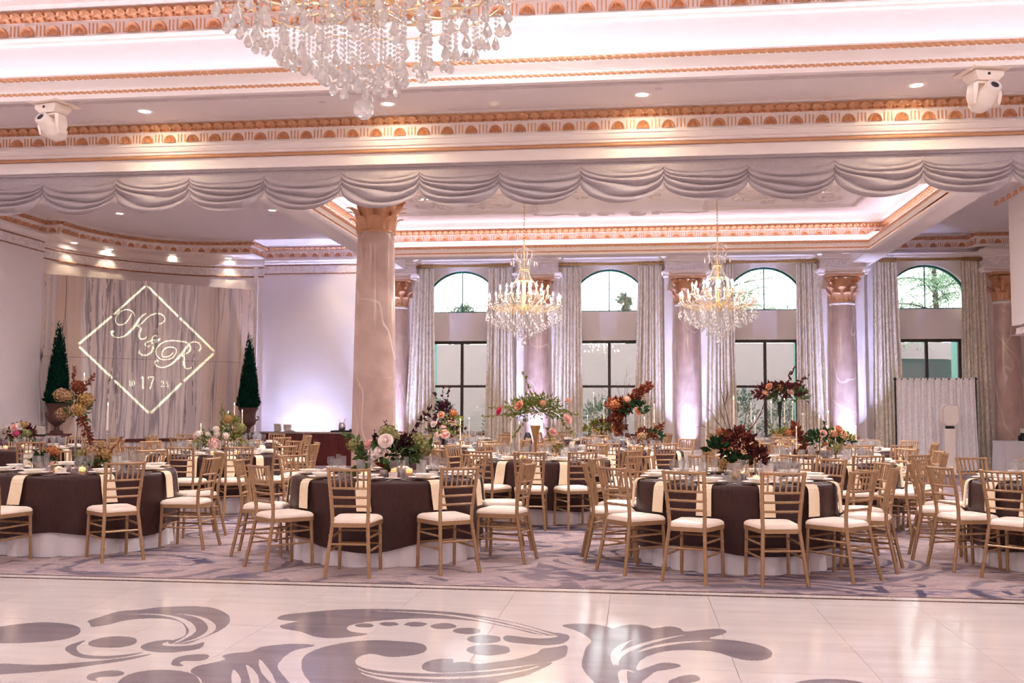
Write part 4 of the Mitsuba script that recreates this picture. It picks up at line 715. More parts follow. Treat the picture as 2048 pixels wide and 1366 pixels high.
VOT_G = P(lathe([(.0, .0), (.034, .0), (.042, .012), (.040, .05), (.033, .06), (.030, .06), (.031, .05), (.033, .012), (0, .006)], 16), 'm_glass', True)
VOT_GLOW = emit(lathe([(0, .008), (.027, .01), (.029, .03), (.022, .04), (0, .042)], 12).apply_scale([1.15, 1.15, 1.25]), [c*4.5 for c in (1., .30, .06)], 0.)  # wax emits orange itself, standing in for the flame lighting it
VOT_F = emit(lathe([(0, .04), (.005, .046), (.004, .055), (0, .064)], 6), [c*14 for c in (1., .72, .36)], 0.)
FLAME = emit(lathe([(0, 0), (.0062, .009), (.0052, .020), (0, .038)], 7), [c*16 for c in (1., .78, .44)], 0.)
def taper(x, y, z, hold, h, label, silver=False, grp='taper candles on the tables'):
    "candlestick (height hold), candle, flame"
    t = thing('taper_candle', label, 'candle', grp); mt = 'm_silver' if silver else 'm_brass'
    s = hold
    prof = [(.0, 0), (.045, 0), (.046, .006), (.02, .014), (.010, .03), (.008, s*.45), (.012, s*.47), (.008, s*.5), (.007, s-.05), (.022, s-.045), (.023, s-.04), (.010, s-.03), (.015, s-.004), (.015, s), (0, s)] if s > .12 else [(0, 0), (.035, 0), (.036, .005), (.013, .012), (.014, s), (0, s)]
    part(t, 'candlestick', P(lathe(prof, 12), mt, 40), T4(x, y, z)); part(t, 'wax', P(lathe([(0, s-.004), (.0115, s-.004), (.009, s+h), (0, s+h+.002)], 10), 'm_wax', 40), T4(x, y, z))
    part(t, 'flame', FLAME, T4(x, y, z+s+h+.002))
# votives, cups etc are placed by table()

# ---------------------------------------------------------------- flowers
def leaf1(L, W, bend=.25):
    return np.array([[0, 0, 0], [W/2, L*.35, L*.06], [0, L*.4, 0], [-W/2, L*.35, L*.06], [W*.32, L*.72, -L*bend*.3], [0, L, -L*bend], [-W*.32, L*.72, -L*bend*.3]]), np.array([[0, 1, 2], [0, 2, 3], [1, 4, 2], [2, 6, 3], [2, 4, 5], [2, 5, 6]])
def scatter(v, f, pos, dirs, rng, smin=.7, smax=1.25):
    "copies of a leaf (pointing along +y) at pos, pointing along dirs"
    k = len(pos); d = dirs/np.linalg.norm(dirs, axis=1, keepdims=True); r = rng.normal(size=(k, 3)); x = np.cross(d, r); x /= np.linalg.norm(x, axis=1, keepdims=True); z = np.cross(x, d)
    s = rng.uniform(smin, smax, k)[:, None, None]
    V = pos[:, None]+s*(v[None, :, :1]*x[:, None]+v[None, :, 1:2]*d[:, None]+v[None, :, 2:]*z[:, None])
    F = f[None]+(np.arange(k)*len(v))[:, None, None]; return trimesh.Trimesh(V.reshape(-1, 3), F.reshape(-1, 3), process=False)
def foliage(n, c, r, L, W, seed, up=.3, inner=.55):
    rng = np.random.default_rng(seed); u = rng.normal(size=(n, 3)); u /= np.linalg.norm(u, axis=1, keepdims=True); u[:, 2] = np.where(u[:, 2] < -.5, -u[:, 2], u[:, 2])
    pos = np.array(c)+u*np.array(r)*rng.uniform(inner, 1, (n, 1)); d = u+np.array([0, 0, up])+rng.normal(size=(n, 3))*.35; v, f = leaf1(L, W); return scatter(v, f, pos, d, rng)
def sprig(p0, p1, n, L, W, seed, sag=.0, r=.003):
    rng = np.random.default_rng(seed); t = np.linspace(0, 1, n); a, b = np.array(p0, float), np.array(p1, float); pts = a+(b-a)*t[:, None]; pts[:, 2] += sag*np.sin(PI*t)
    ax = (b-a)/np.linalg.norm(b-a); pos = np.repeat(pts[1:], 2, 0); d = np.tile(ax*.7, (len(pos), 1))+rng.normal(size=(len(pos), 3))*.7; v, f = leaf1(L, W); return cat([scatter(v, f, pos, d, rng), tube(pts, r, 4)])
def puff(r, n, s, seed):
    "hydrangea-like ball of small florets"
    rng = np.random.default_rng(seed); k = np.arange(n); z = 1-2*(k+.5)/n; a = k*2.39996; u = np.stack([np.sqrt(1-z*z)*np.cos(a), np.sqrt(1-z*z)*np.sin(a), z], -1)
    v = np.array([[0, 0, 0], [s, 0, .2*s], [.5*s, .5*s, .35*s], [0, s, .2*s], [-.5*s, .5*s, .35*s], [-s, 0, .2*s], [-.5*s, -.5*s, .35*s], [0, -s, .2*s], [.5*s, -.5*s, .35*s]]); f = np.array([[0, i, i % 8+1] for i in range(1, 9)])
    pos = u*r*rng.uniform(.72, 1.12, (n, 1)); x = np.cross(u, rng.normal(size=(n, 3))); x /= np.linalg.norm(x, axis=1, keepdims=True); y = np.cross(u, x)
    V = pos[:, None]+v[None, :, :1]*x[:, None]+v[None, :, 1:2]*y[:, None]+v[None, :, 2:]*u[:, None]; F = f[None]+(np.arange(n)*9)[:, None, None]
    return cat([trimesh.Trimesh(V.reshape(-1, 3), F.reshape(-1, 3), process=False), sph((0, 0, 0), r*.7, 1)])
def rose(r, seed):
    rng = np.random.default_rng(seed); ms = [sph((0, 0, r*.35), np.array([r*.3, r*.3, r*.42]), 1)]
    for lay, (rad, h, n, op) in enumerate(((.38, .9, 4, .1), (.6, .8, 5, .25), (.85, .6, 6, .55), (1.0, .38, 6, .95))):
        for i in range(n):
            a = 2*PI*i/n+lay*.6+rng.uniform(-.15, .15); u = np.linspace(-1, 1, 5); v = np.linspace(0, 1, 4); U, V = np.meshgrid(u, v, indexing='ij')
            th = a+U*PI/n*1.25; R = r*(.12+(rad-.12)*V**.7*(1+op*.12*V)); Z = r*h*V*(1-.18*U**2)-r*.12*op*V**4
            ms.append(grid(np.stack([R*np.cos(th), R*np.sin(th), Z], -1)))
    return cat(ms)
def spike(pts, r0, r1, n, seed):
    rng = np.random.default_rng(seed); p = np.array(pts, float); t = rng.uniform(0, 1, n); d = np.linspace(0, 1, len(p)); q = np.stack([np.interp(t, d, p[:, k]) for k in range(3)], -1); R = (r0+(r1-r0)*t)[:, None]
    u = rng.normal(size=(n, 3)); u /= np.linalg.norm(u, axis=1, keepdims=True); v, f = leaf1(r0*.9, r0*.55, .1); return cat([scatter(v, f, q+u*R*rng.uniform(.2, 1, (n, 1)), u+np.gradient(p, axis=0)[0]*3, rng), tube(p, r1*.4, 5)])
def twig(p0, p1, seed, r=.004, kids=3):
    rng = np.random.default_rng(seed); a, b = np.array(p0, float), np.array(p1, float); t = np.linspace(0, 1, 7); L = np.linalg.norm(b-a); pts = a+(b-a)*t[:, None]+np.cumsum(rng.normal(size=(7, 3))*.035*L, 0)*t[:, None]
    ms = [tube(pts, np.linspace(r, r*.35, 7), 5)]
    for k in range(kids):
        i = rng.integers(2, 6); e = pts[i]+(pts[-1]-pts[0])*rng.uniform(.2, .4)+rng.normal(size=3)*.10*L; m_ = (pts[i]+e)/2+rng.normal(size=3)*.03*L; ms.append(tube([pts[i], m_, e], [r*.5, r*.4, r*.2], 4))
    return cat(ms)
ROSE = {k: P(rose(.055, 1), 'm_'+k, 30) for k in ('white', 'blush', 'peach', 'pink', 'orange')}
BALL = {k: P(puff(.06, 46, .016, 2), 'm_'+k) for k in ('white', 'blush', 'tan', 'mustard', 'orange', 'lime', 'rust', 'peach', 'pink')}
def rot(az, el):
    c, s = math.cos(az), math.sin(az); Z = np.array([math.cos(el)*c, math.cos(el)*s, math.sin(el)]); X = np.array([-s, c, 0.]); return X, np.cross(Z, X), Z
def bloom(t, kind, name, c, M0, s=1., az=None, el=.6):
    az = -PI/2 if az is None else az; X, Y, Z = rot(az, el); src = ROSE if name == 'rose' else BALL
    part(t, name+'_bloom', src[kind], M0 @ frame(c, X*s, Y*s, Z*s), f'{kind} {name}')
def arrangement(label, x, y, z, items, blooms, vase=None, group='floral centrepieces'):
    "items: list of (part name, mesh, material, label); blooms: (kind, name, (x,y,z), scale)"
    t = thing('floral_centrepiece', label, 'flowers', group); M = T4(x, y, z)
    if vase is not None: part(t, 'vase', P(vase[0], vase[1], 40), M, vase[2])
    for n, m, mt, lb in items: part(t, n, P(m, mt), M, lb, 'stuff')
    for kind, name, c, s in blooms: bloom(t, kind, name, c, M, s, math.atan2(c[1]-.05, c[0]) if abs(c[0])+abs(c[1]) > .03 else -PI/2, .5)
    return t
def compote(h, r): return lathe([(0, 0), (.06, 0), (.062, .008), (.02, .02), (.016, h*.4), (.03, h*.5), (r*.8, h*.75), (r, h), (r-.006, h), (r*.75, h*.77), (0, h*.6)], 22)
def trumpet(h, r0=.03, r1=.065): return lathe([(0, 0), (.07, 0), (.07, .01), (r0, .03), (r0, .05), (r0*.8, h*.2), (r0*1.1, h*.6), (r1, h), (r1-.005, h), (r0*.8, h*.6), (0, h*.55)], 20)
def budvase(h): return lathe([(0, 0), (.026, 0), (.032, h*.2), (.024, h*.45), (.011, h*.65), (.011, h*.95), (.015, h), (.011, h), (0, h*.6)], 14)
# ---------------------------------------------------------------- the tables
TAB = {  # name: (x, y, chair angles (deg, 0 = towards the camera side, + = clockwise seen from above), full detail?)
 'dried hydrangea table': (-5.76, 9.91, [5, 48, 92, 137, 180, -44, -88, -134], 1),
 'white rose table': (-2.44, 9.74, [-1, 38, 80, 122, 165, -40, -77, -113, -154], 1),
 'red leaf table': (.95, 9.81, [-10, 21.5, 51, 82, 113, 143, 173, -40, -71, -101, -131, -160], 1),
 'right edge front table': (4.12, 9.98, [16, 45, 71, 99, 130, 160, -14, -46, -78, -110, -142, -172], 1),
 'pale dahlia table': (-5.98, 13.77, [-6, 24, 54, 85, 116, 146, 176, -35, -61, -92, -122, -152], 1),
 'tall green bouquet table': (-1.25, 13.24, [0, 26, 56, 86, 117, 148, 178, -26, -57, -88, -120, -150], 1),
 'peach and berry table': (2.35, 13.10, [-10, 20, 50, 80, 112, 142, 172, -38, -64, -90, -121, -151], 1),
 'left edge rear table': (-9.65, 14.9, [0, 36, 72, 108, 144, 180, -36, -72, -108, -144], 0),
 'candle table behind pale dahlias': (-7.36, 17.6, [14, 50, 86, 122, 158, -22, -58, -94, -130, -166], 0),
 'dark plum spray table': (-3.21, 16.9, [0, 36, 72, 108, 144, 180, -36, -72, -108, -144], 0),
 'rust grass table': (-.16, 16.5, [10, 46, 82, 118, 154, -26, -62, -98, -134, -170], 0),
 'rear right candle table': (3.27, 16.57, [0, 30, 62, 93, 124, 155, -25, -57, -88, -120, -150, 180], 0),
 'far left window table': (-3.85, 20.6, [12, 48, 84, 120, 156, -24, -60, -96, -132, -168], 0),
 'far middle window table': (-.68, 21.0, [0, 36, 72, 108, 144, 180, -36, -72, -108, -144], 0),
 'far right window table': (2.95, 20.8, [8, 44, 80, 116, 152, -28, -64, -100, -136, -172], 0),
}
rngT = random.Random(7)
for ti, (tn, (tx, ty, angs, near)) in enumerate(TAB.items()):
    t = thing('banquet_table', f'round banquet table in brown satin over white linen, the {tn}', 'table', 'round dressed tables'); rz = rngT.uniform(0, 6)
    part(t, 'satin_cloth', OVER[ti % 2], T4(tx, ty, 0, rz), 'dark brown satin overlay'); part(t, 'linen_cloth', UNDER[0], T4(tx, ty, 0, rz*1.7), 'white linen underlay reaching the carpet')
    # order clockwise (seen from above) from the seat nearest the camera side
    order = sorted(angs, key=lambda a: (a+20) % 360)
    for k, a in enumerate(order):
        ps = POS[k]; th = math.radians(-90-a); c, s = math.cos(th), math.sin(th); j = rngT.uniform(-.03, .03); r = 1.195+rngT.uniform(-.015, .04)
        chair(tx+r*c, ty+r*s, th+PI+rngT.uniform(-.06, .06), f'gold chiavari chair, {ps} at the {tn}', not near)
        # place setting
        M = lambda rr, off=0, z=Z_T, rz=0.: T4(tx+rr*c-off*s, ty+rr*s+off*c, z, th+rz)
        single('napkin', f'ivory napkin at the place {ps}, {tn}', 'napkin', NAP[rngT.randrange(3)], T4(tx, ty, 0, th+rngT.uniform(-.03, .03)), 'ivory napkins over the table edges')
        single('dinner_plate', f'cream dinner plate at the place {ps}, {tn}', 'plate', PLATE, M(.765, 0, Z_T+.010), 'cream dinner plates')
        single('salad_bowl', f'cream bowl stacked on the plate {ps}, {tn}', 'bowl', BOWL, M(.765, 0, Z_T+.020), 'cream bowls on the dinner plates')
        g = single('water_goblet', f'clear water goblet at the place {ps}, {tn}', 'glass', GOB, M(.56+rngT.uniform(-.02, .02), -.13, Z_T), 'water goblets')
        single('champagne_flute', f'clear champagne flute at the place {ps}, {tn}', 'glass', FLU, M(.50+rngT.uniform(-.02, .02), -.05, Z_T), 'champagne flutes')
        single('wine_glass', f'clear wine glass at the place {ps}, {tn}', 'glass', WINE, M(.47+rngT.uniform(-.02, .02), -.16, Z_T), 'wine glasses')
        if near:
            single('cutlery_set', f'silver cutlery at the place {ps}, {tn}', 'cutlery', CUTLERY, M(.765, 0, Z_T+.001), 'sets of silver cutlery', 'stuff')
            if k % 2 == 0:
                single('saucer', f'cream saucer at the place {ps}, {tn}', 'saucer', SAUCER, M(.60, .19, Z_T), 'cream saucers')
                q = thing('coffee_cup', f'cream coffee cup at the place {ps}, {tn}', 'cup', 'cream coffee cups'); MM = M(.60, .19, Z_T+.005, rngT.uniform(-1, 2)); part(q, 'body', CUPB, MM); part(q, 'handle', CUPH, MM)
    # votives, shakers, creamer
    nv = 3 if near else 2
    vs = []
    for k in range(nv):
        a = rngT.uniform(0, 6.28) if k else -PI/2+.5*(-1)**ti; r = rngT.uniform(.30, .40); vs.append((tx+r*math.cos(a), ty+r*math.sin(a)))
    for k, (vx, vy) in enumerate(sorted(vs, key=lambda q: q[1])):
        q = thing('votive_candle', f"glowing amber votive candle, {['nearest', 'second', 'third'][k]} to the dance floor on the {tn}", 'candle', 'amber votive candles')
        M = T4(vx, vy, Z_T); part(q, 'glass', VOT_G, M); part(q, 'wax', VOT_GLOW, M); part(q, 'flame', VOT_F, M)
    if near:
        a = -PI/2-.35; q = thing('salt_shaker', f'glass salt shaker with silver cap on the {tn}', 'shaker'); M = T4(tx+.42*math.cos(a), ty+.42*math.sin(a), Z_T); part(q, 'body', SALT_B, M); part(q, 'cap', SALT_L, M)
        single('creamer', f'small silver creamer pot on the {tn}', 'creamer', CREAMER, T4(tx+.38*math.cos(a+.5), ty+.38*math.sin(a+.5), Z_T))
        single('table_card', f'small standing white card on the {tn}', 'card', P(prism(sbox(-.05, 0, .05, .15), .003), 'm_china'), T4(tx+.33*math.cos(.2), ty+.33*math.sin(.2), Z_T) @ frame([0, 0, 0], [1, 0, 0], [0, .2, .98], [0, -.98, .2]))
def at(tn): return TAB[tn][0], TAB[tn][1]
Zt = Z_T
# --- dried hydrangea table: tall stand with dried flowers, low clusters, tapers
x, y = at('dried hydrangea table')
arrangement('tall dried hydrangea bouquet on a slim stand', x-.18, y+.15, Zt,
  [('foliage', foliage(70, (0, 0, .62), (.14, .14, .16), .07, .035, 11), 'm_green', 'green leaves'), ('grass', cat([spike([(0, 0, .7), (.1, 0, .9), (.2, 0, 1.02)], .03, .012, 90, 1), spike([(0, 0, .7), (-.06, .02, .95), (-.04, 0, 1.1)], .03, .01, 90, 2), spike([(.02, 0, .6), (.12, 0, .42), (.24, -.05, .12), (.30, -.05, .02)], .045, .03, 260, 3)]), 'm_rust', 'rust amaranth and grasses')],
  [('tan', 'hydrangea', (-.16, -.05, .80), 1.25), ('tan', 'hydrangea', (-.04, -.12, .78), 1.1), ('mustard', 'hydrangea', (.12, -.06, .75), 1.2), ('tan', 'hydrangea', (-.12, -.06, .60), 1.2), ('mustard', 'hydrangea', (.08, -.1, .64), 1.25), ('rust', 'hydrangea', (.02, -.02, .88), 1.3), ('tan', 'hydrangea', (.04, .1, .74), 1.5)],
  (trumpet(.58, .012, .03), 'm_silver', 'slim silver stand'))
arrangement('small grey footed bowl of orange hydrangea and ivy', x-.22, y-.30, Zt, [('foliage', foliage(80, (-.03, -.02, .14), (.11, .08, .05), .05, .035, 12), 'm_deepgreen', 'ivy')],
  [('orange', 'hydrangea', (.06, 0, .21), 1.1), ('tan', 'hydrangea', (-.02, .02, .19), 1.0)], (compote(.11, .075), 'm_relief', 'grey footed bowl'))
arrangement('low mound of tan and green hydrangea at the dried hydrangea table', x+.18, y-.12, Zt, [('foliage', foliage(90, (0, 0, .08), (.17, .12, .07), .06, .04, 13), 'm_green', 'dark leaves'), ('grass', cat([spike([(0, 0, .1), (.03, 0, .2), (.02, -.08, .02)], .03, .02, 120, 5), sprig((.1, 0, .1), (.32, 0, .36), 12, .03, .02, 3)]), 'm_rust', 'rust amaranth')],
  [('lime', 'hydrangea', (-.11, -.04, .17), 1.2), ('tan', 'hydrangea', (.02, -.06, .19), 1.5), ('mustard', 'hydrangea', (.13, .0, .17), 1.2), ('tan', 'hydrangea', (.06, .05, .25), 1.2)])
taper(x+.20, y+.10, Zt, .42, .26, 'white taper on a tall brass stick right of the dried hydrangea bouquet', True); taper(x-.16, y+.24, Zt, .70, .30, 'tallest white taper rising out of the dried hydrangea bouquet', True)
# --- white rose table
x, y = at('white rose table')
arrangement('low compote of white roses, green hydrangea and burgundy leaves', x+.02, y-.05, Zt,
  [('foliage', cat([foliage(260, (0, 0, .20), (.30, .16, .12), .085, .042, 21, .0), sprig((-.1, 0, .2), (-.42, 0, .40), 10, .07, .045, 4), sprig((.1, -.05, .2), (.42, -.05, .30), 8, .13, .055, 6), sprig((-.1, -.1, .15), (-.30, -.15, .06), 6, .13, .06, 7), sprig((.05, -.15, .2), (.02, -.2, .12), 4, .09, .06, 8)]), 'm_green', 'green leaves'),
   ('burgundy_leaves', cat([foliage(120, (.14, 0, .24), (.10, .10, .14), .07, .04, 22), sprig((.15, 0, .3), (.42, 0, .66), 16, .055, .03, 9), sprig((-.1, 0, .25), (-.15, 0, .42), 10, .05, .03, 10), sprig((0, 0, .3), (-.04, 0, .52), 8, .04, .02, 11)]), 'm_plum', 'burgundy smoke bush leaves')],
  [('lime', 'hydrangea', (.0, 0, .42), 1.5), ('lime', 'hydrangea', (.07, -.03, .37), 1.2), ('lime', 'hydrangea', (.36, 0, .28), 1.4), ('lime', 'hydrangea', (.30, 0, .36), 1.2), ('lime', 'hydrangea', (-.36, 0, .30), 1.1), ('white', 'rose', (.01, -.15, .34), 1.3), ('white', 'rose', (-.04, -.16, .24), 1.1), ('white', 'rose', (-.09, -.15, .2), .9), ('blush', 'rose', (-.17, -.1, .30), 1.0), ('white', 'hydrangea', (-.15, -.1, .24), .9)],
  (compote(.13, .14), 'm_terracotta', 'terracotta compote bowl'))
# --- red leaf table
x, y = at('red leaf table')
arrangement('low twiggy bouquet of red autumn leaves in a gold bud vase', x+.0, y-.05, Zt,
  [('red_leaves', cat([foliage(190, (.02, 0, .30), (.18, .15, .17), .062, .042, 31), foliage(60, (.2, -.02, .2), (.08, .08, .08), .08, .055, 32)]), 'm_burgundy', 'burgundy leaves'), ('rust_leaves', foliage(110, (.02, -.03, .34), (.17, .14, .15), .055, .036, 33), 'm_rust', 'rust leaves'), ('foliage', cat([foliage(45, (-.16, -.04, .28), (.08, .08, .06), .08, .06, 34), foliage(30, (.03, -.1, .16), (.08, .06, .05), .08, .06, 35)]), 'm_deepgreen', 'green leaves'),
   ('twigs', cat([twig((0, 0, .25), (-.16, 0, .85), 1), twig((0, 0, .25), (-.05, 0, .9), 2, .005), twig((0, 0, .25), (.24, 0, .72), 3, .006, 4), twig((0, 0, .25), (-.36, 0, .52), 4), twig((0, 0, .3), (.3, .0, .5), 5), twig((.05, 0, .3), (.12, 0, .8), 6), twig((0, 0, .3), (-.25, 0, .75), 7)]), 'm_twig', 'bare twigs')],
  [('mustard', 'hydrangea', (-.11, -.08, .16), .9), ('mustard', 'hydrangea', (-.12, -.08, .12), .8), ('orange', 'hydrangea', (-.14, 0, .45), .6)], (budvase(.16), 'm_gold', 'gold bud vase'))
single('bud_vase', 'second gold bud vase right of the red leaf bouquet', 'vase', P(budvase(.17), 'm_gold', 40), T4(x+.11, y-.08, Zt))
taper(x-.26, y+.05, Zt, .28, .26, 'left taper at the red leaf bouquet', grp='tapers round the red leaf bouquet'); taper(x+.20, y+.02, Zt, .27, .30, 'right taper at the red leaf bouquet', grp='tapers round the red leaf bouquet'); taper(x+.02, y+.22, Zt, .42, .34, 'tallest taper behind the red leaf bouquet', grp='tapers round the red leaf bouquet')
# --- right edge table
x, y = at('right edge front table')
arrangement('low bowl of blush roses on the right edge table', x, y, Zt, [('foliage', foliage(120, (0, 0, .16), (.24, .2, .1), .09, .05, 41), 'm_green', 'leaves')], [('blush', 'rose', (.05*k, -.08, .22), 1.) for k in (-2, 0, 2)], (compote(.12, .12), 'm_brass', 'brass bowl'))
# --- pale dahlia table
x, y = at('pale dahlia table')
arrangement('low spread of pale dahlias and green hydrangea with candles', x+.05, y-.05, Zt,
  [('foliage', cat([foliage(180, (.05, 0, .16), (.40, .18, .14), .07, .035, 51), foliage(90, (.16, .05, .38), (.14, .12, .18), .07, .035, 52), sprig((.05, 0, .4), (.04, 0, .72), 10, .05, .03, 12)]), 'm_olive', 'olive foliage'), ('dark_leaves', foliage(70, (.0, 0, .24), (.30, .16, .12), .06, .035, 53), 'm_green', 'green leaves')],
  [('white', 'hydrangea', (-.26, -.08, .28), 1.0), ('blush', 'hydrangea', (-.30, -.06, .24), .8), ('white', 'hydrangea', (.03, -.14, .36), .8), ('white', 'hydrangea', (.05, -.15, .29), .75), ('white', 'hydrangea', (.18, -.15, .27), .85), ('white', 'hydrangea', (-.09, -.15, .29), .55), ('blush', 'hydrangea', (.03, -.18, .16), 1.5), ('lime', 'hydrangea', (-.26, -.1, .14), 1.3), ('mustard', 'hydrangea', (.17, -.05, .50), 1.1), ('lime', 'hydrangea', (.34, 0, .38), 1.2)])
for k, (dx, dy, hs, h, w_) in enumerate(((-.24, -.1, .14, .26, 'left front'), (.18, .08, .46, .24, 'tallest'), (.08, .1, .36, .22, 'rear left'), (.30, .08, .36, .24, 'right'))): taper(x+.05+dx, y+dy, Zt, hs, h, f'{w_} taper among the pale dahlias', grp='tapers among the pale dahlias')
# --- tall green bouquet
x, y = at('tall green bouquet table')
arrangement('big airy green bouquet with pink dahlias on a tall brass trumpet vase', x-.06, y, Zt,
  [('foliage', cat([foliage(900, (0, 0, .66), (.44, .30, .20), .048, .02, 61, .0, .2), sprig((0, 0, .7), (-.16, 0, 1.12), 12, .05, .03, 13), sprig((-.2, 0, .66), (-.62, 0, .68), 18, .04, .02, 14), sprig((-.2, 0, .6), (-.70, 0, .56), 18, .04, .02, 15), sprig((.2, 0, .7), (.55, 0, .58), 14, .05, .025, 16), sprig((.25, 0, .6), (.50, 0, .34), 12, .05, .03, 17), sprig((-.1, 0, .55), (-.3, 0, .30), 10, .05, .03, 18), sprig((.1, -.1, .5), (.2, -.1, .28), 6, .08, .05, 19)]), 'm_olive', 'olive and eucalyptus foliage'),
   ('dark_leaves', foliage(420, (0, 0, .62), (.40, .28, .19), .042, .018, 62, .0), 'm_green', 'green leaves')],
  [('pink', 'rose', (-.46, -.05, .62), 1.3), ('blush', 'rose', (.42, -.1, .52), 1.3), ('peach', 'rose', (-.19, -.22, .70), 1.2), ('peach', 'hydrangea', (.44, 0, .78), .6), ('peach', 'hydrangea', (.12, -.2, .74), .7), ('blush', 'rose', (.24, -.2, .36), 1.0)],
  (trumpet(.44, .022, .07), 'm_brass', 'brass trumpet vase'))
for dx, h_, w_ in ((-.26, .62, 'left'), (-.47, .70, 'far left')): pass
taper(x-.28, y+.02, Zt, .10, .36, 'right taper beside the tall brass trumpet vase', grp='tapers at the tall green bouquet'); taper(x-.44, y+.45, Zt, .18, .36, 'left taper beside the tall brass trumpet vase', grp='tapers at the tall green bouquet')
arrangement('small bud vase of mustard flowers at the tall green bouquet table', x+.26, y-.3, Zt, [('foliage', foliage(30, (0, 0, .12), (.06, .05, .06), .05, .03, 63), 'm_olive', 'leaves')], [('mustard', 'hydrangea', (0, 0, .16), .7)], (budvase(.1), 'm_gold', 'gold bud vase'))
# --- peach and berry
x, y = at('peach and berry table')
arrangement('round bowl of peach roses, berries and dark foliage', x+.04, y+.05, Zt,
  [('foliage', cat([foliage(170, (0, 0, .26), (.24, .20, .14), .07, .035, 71), sprig((0, 0, .3), (.02, 0, .5), 8, .03, .02, 20), sprig((.1, 0, .3), (.36, 0, .26), 8, .06, .03, 21)]), 'm_deepgreen', 'dark green leaves'), ('pink_spray', cat([spike([(-.2, 0, .2), (-.3, 0, .35), (-.34, 0, .46)], .07, .04, 130, 6), spike([(-.2, 0, .1), (-.32, 0, .12), (-.36, 0, .05)], .06, .03, 90, 8)]), 'm_rust', 'rusty pink spray'), ('spray', foliage(60, (.12, -.05, .28), (.14, .1, .12), .06, .03, 72), 'm_olive', 'olive leaves')],
  [('peach', 'rose', (.16, -.1, .40), 1.2), ('blush', 'rose', (-.03, -.14, .36), .9), ('peach', 'hydrangea', (.10, -.12, .36), .9), ('lime', 'hydrangea', (.13, -.14, .18), 1.2), ('orange', 'hydrangea', (-.01, -.17, .24), .5), ('orange', 'hydrangea', (.03, -.18, .17), .5), ('peach', 'hydrangea', (.24, 0, .3), .6)],
  (compote(.14, .11), 'm_brass', 'brass compote'))
for dx, dy, hs, h, w_ in ((-.30, .0, .16, .26, 'left'), (.17, -.05, .12, .28, 'right front'), (.02, .2, .30, .26, 'middle'), (.14, .22, .32, .30, 'rear')): taper(x+dx, y+dy, Zt, hs, h, f'{w_} taper at the peach rose bowl', grp='tapers at the peach rose bowl')
# --- rear tables
x, y = at('left edge rear table')
arrangement('round bouquet of blush and burgundy flowers at the left edge', x-.06, y-.05, Zt, [('foliage', foliage(130, (0, 0, .24), (.22, .2, .16), .07, .04, 81), 'm_burgundy', 'burgundy leaves'), ('leaves', foliage(60, (.05, 0, .16), (.2, .18, .1), .07, .04, 82), 'm_green', 'green leaves')],
  [('blush', 'rose', (.0, -.16, .34), 1.1), ('white', 'rose', (.08, -.14, .36), 1.1), ('lime', 'hydrangea', (.15, -.1, .25), 1.2), ('pink', 'hydrangea', (.05, -.18, .25), .9), ('mustard', 'hydrangea', (.12, -.12, .38), 1.)], (compote(.12, .1), 'm_brass', 'brass bowl'))
x, y = at('candle table behind pale dahlias')
arrangement('low green bouquet on the candle table behind the pale dahlias', x+.0, y, Zt, [('foliage', foliage(120, (0, 0, .2), (.28, .2, .14), .08, .04, 83), 'm_green', 'leaves')], [('white', 'hydrangea', (-.1, -.1, .28), 1.), ('blush', 'hydrangea', (.1, -.1, .28), 1.)], (compote(.12, .1), 'm_brass', 'brass bowl'))
x, y = at('dark plum spray table')
arrangement('tall plum and orange bouquet beside the marble column', x-.05, y, Zt, [('foliage', cat([foliage(140, (0, 0, .55), (.16, .14, .22), .075, .045, 84), sprig((0, 0, .6), (-.02, 0, 1.0), 7, .07, .05, 22), sprig((0, 0, .6), (-.16, 0, .92), 7, .07, .05, 23), sprig((.02, 0, .6), (.1, 0, 1.02), 6, .07, .05, 24)]), 'm_plum', 'plum leaves'), ('green', cat([foliage(80, (.16, -.05, .42), (.18, .12, .14), .07, .04, 85), foliage(100, (.05, -.1, .16), (.25, .15, .12), .08, .045, 86)]), 'm_olive', 'olive leaves')],
  [('orange', 'hydrangea', (.18, -.08, .58), 1.2), ('peach', 'rose', (-.02, -.12, .55), 1.1), ('blush', 'rose', (.06, -.2, .22), 1.5), ('blush', 'hydrangea', (-.05, -.18, .2), 1.2), ('rust', 'hydrangea', (.2, -.16, .14), 1.2)], (trumpet(.32, .03, .06), 'm_black', 'dark vase'))
taper(x+.26, y-.1, Zt, .12, .34, 'taper right of the plum bouquet')
x, y = at('rust grass table')
arrangement('tall rust coloured grass and orange rose bouquet on a glass stand', x-.02, y, Zt, [('grass', cat([spike([(0, 0, .7), (.2, 0, .9), (.42, 0, 1.05)], .09, .03, 260, 7), spike([(0, 0, .7), (-.1, 0, .6), (-.02, 0, .3)], .10, .06, 300, 9), foliage(130, (-.1, 0, .72), (.2, .16, .12), .08, .04, 87)]), 'm_rust', 'rust grasses'), ('foliage', foliage(110, (.16, 0, .66), (.22, .16, .12), .10, .06, 88), 'm_deepgreen', 'dark leaves'), ('twigs', cat([twig((0, 0, .7), (-.34, 0, 1.0), 11), twig((0, 0, .7), (.04, 0, 1.25), 12), twig((0, 0, .7), (-.2, 0, 1.1), 13), twig((0, 0, .7), (.18, 0, 1.22), 14), twig((.02, 0, .6), (.14, 0, .05), 15, .01)]), 'm_twig', 'twigs')],
  [('orange', 'rose', (0, 0, .7), .01)][:0]+[('peach', 'rose', (.22, -.12, .62), 1.3), ('peach', 'hydrangea', (.06, -.1, .82), 1.), ('orange', 'hydrangea', (-.14, -.1, .74), 1.5)], (trumpet(.5, .03, .06), 'm_glass', 'clear glass stand'))
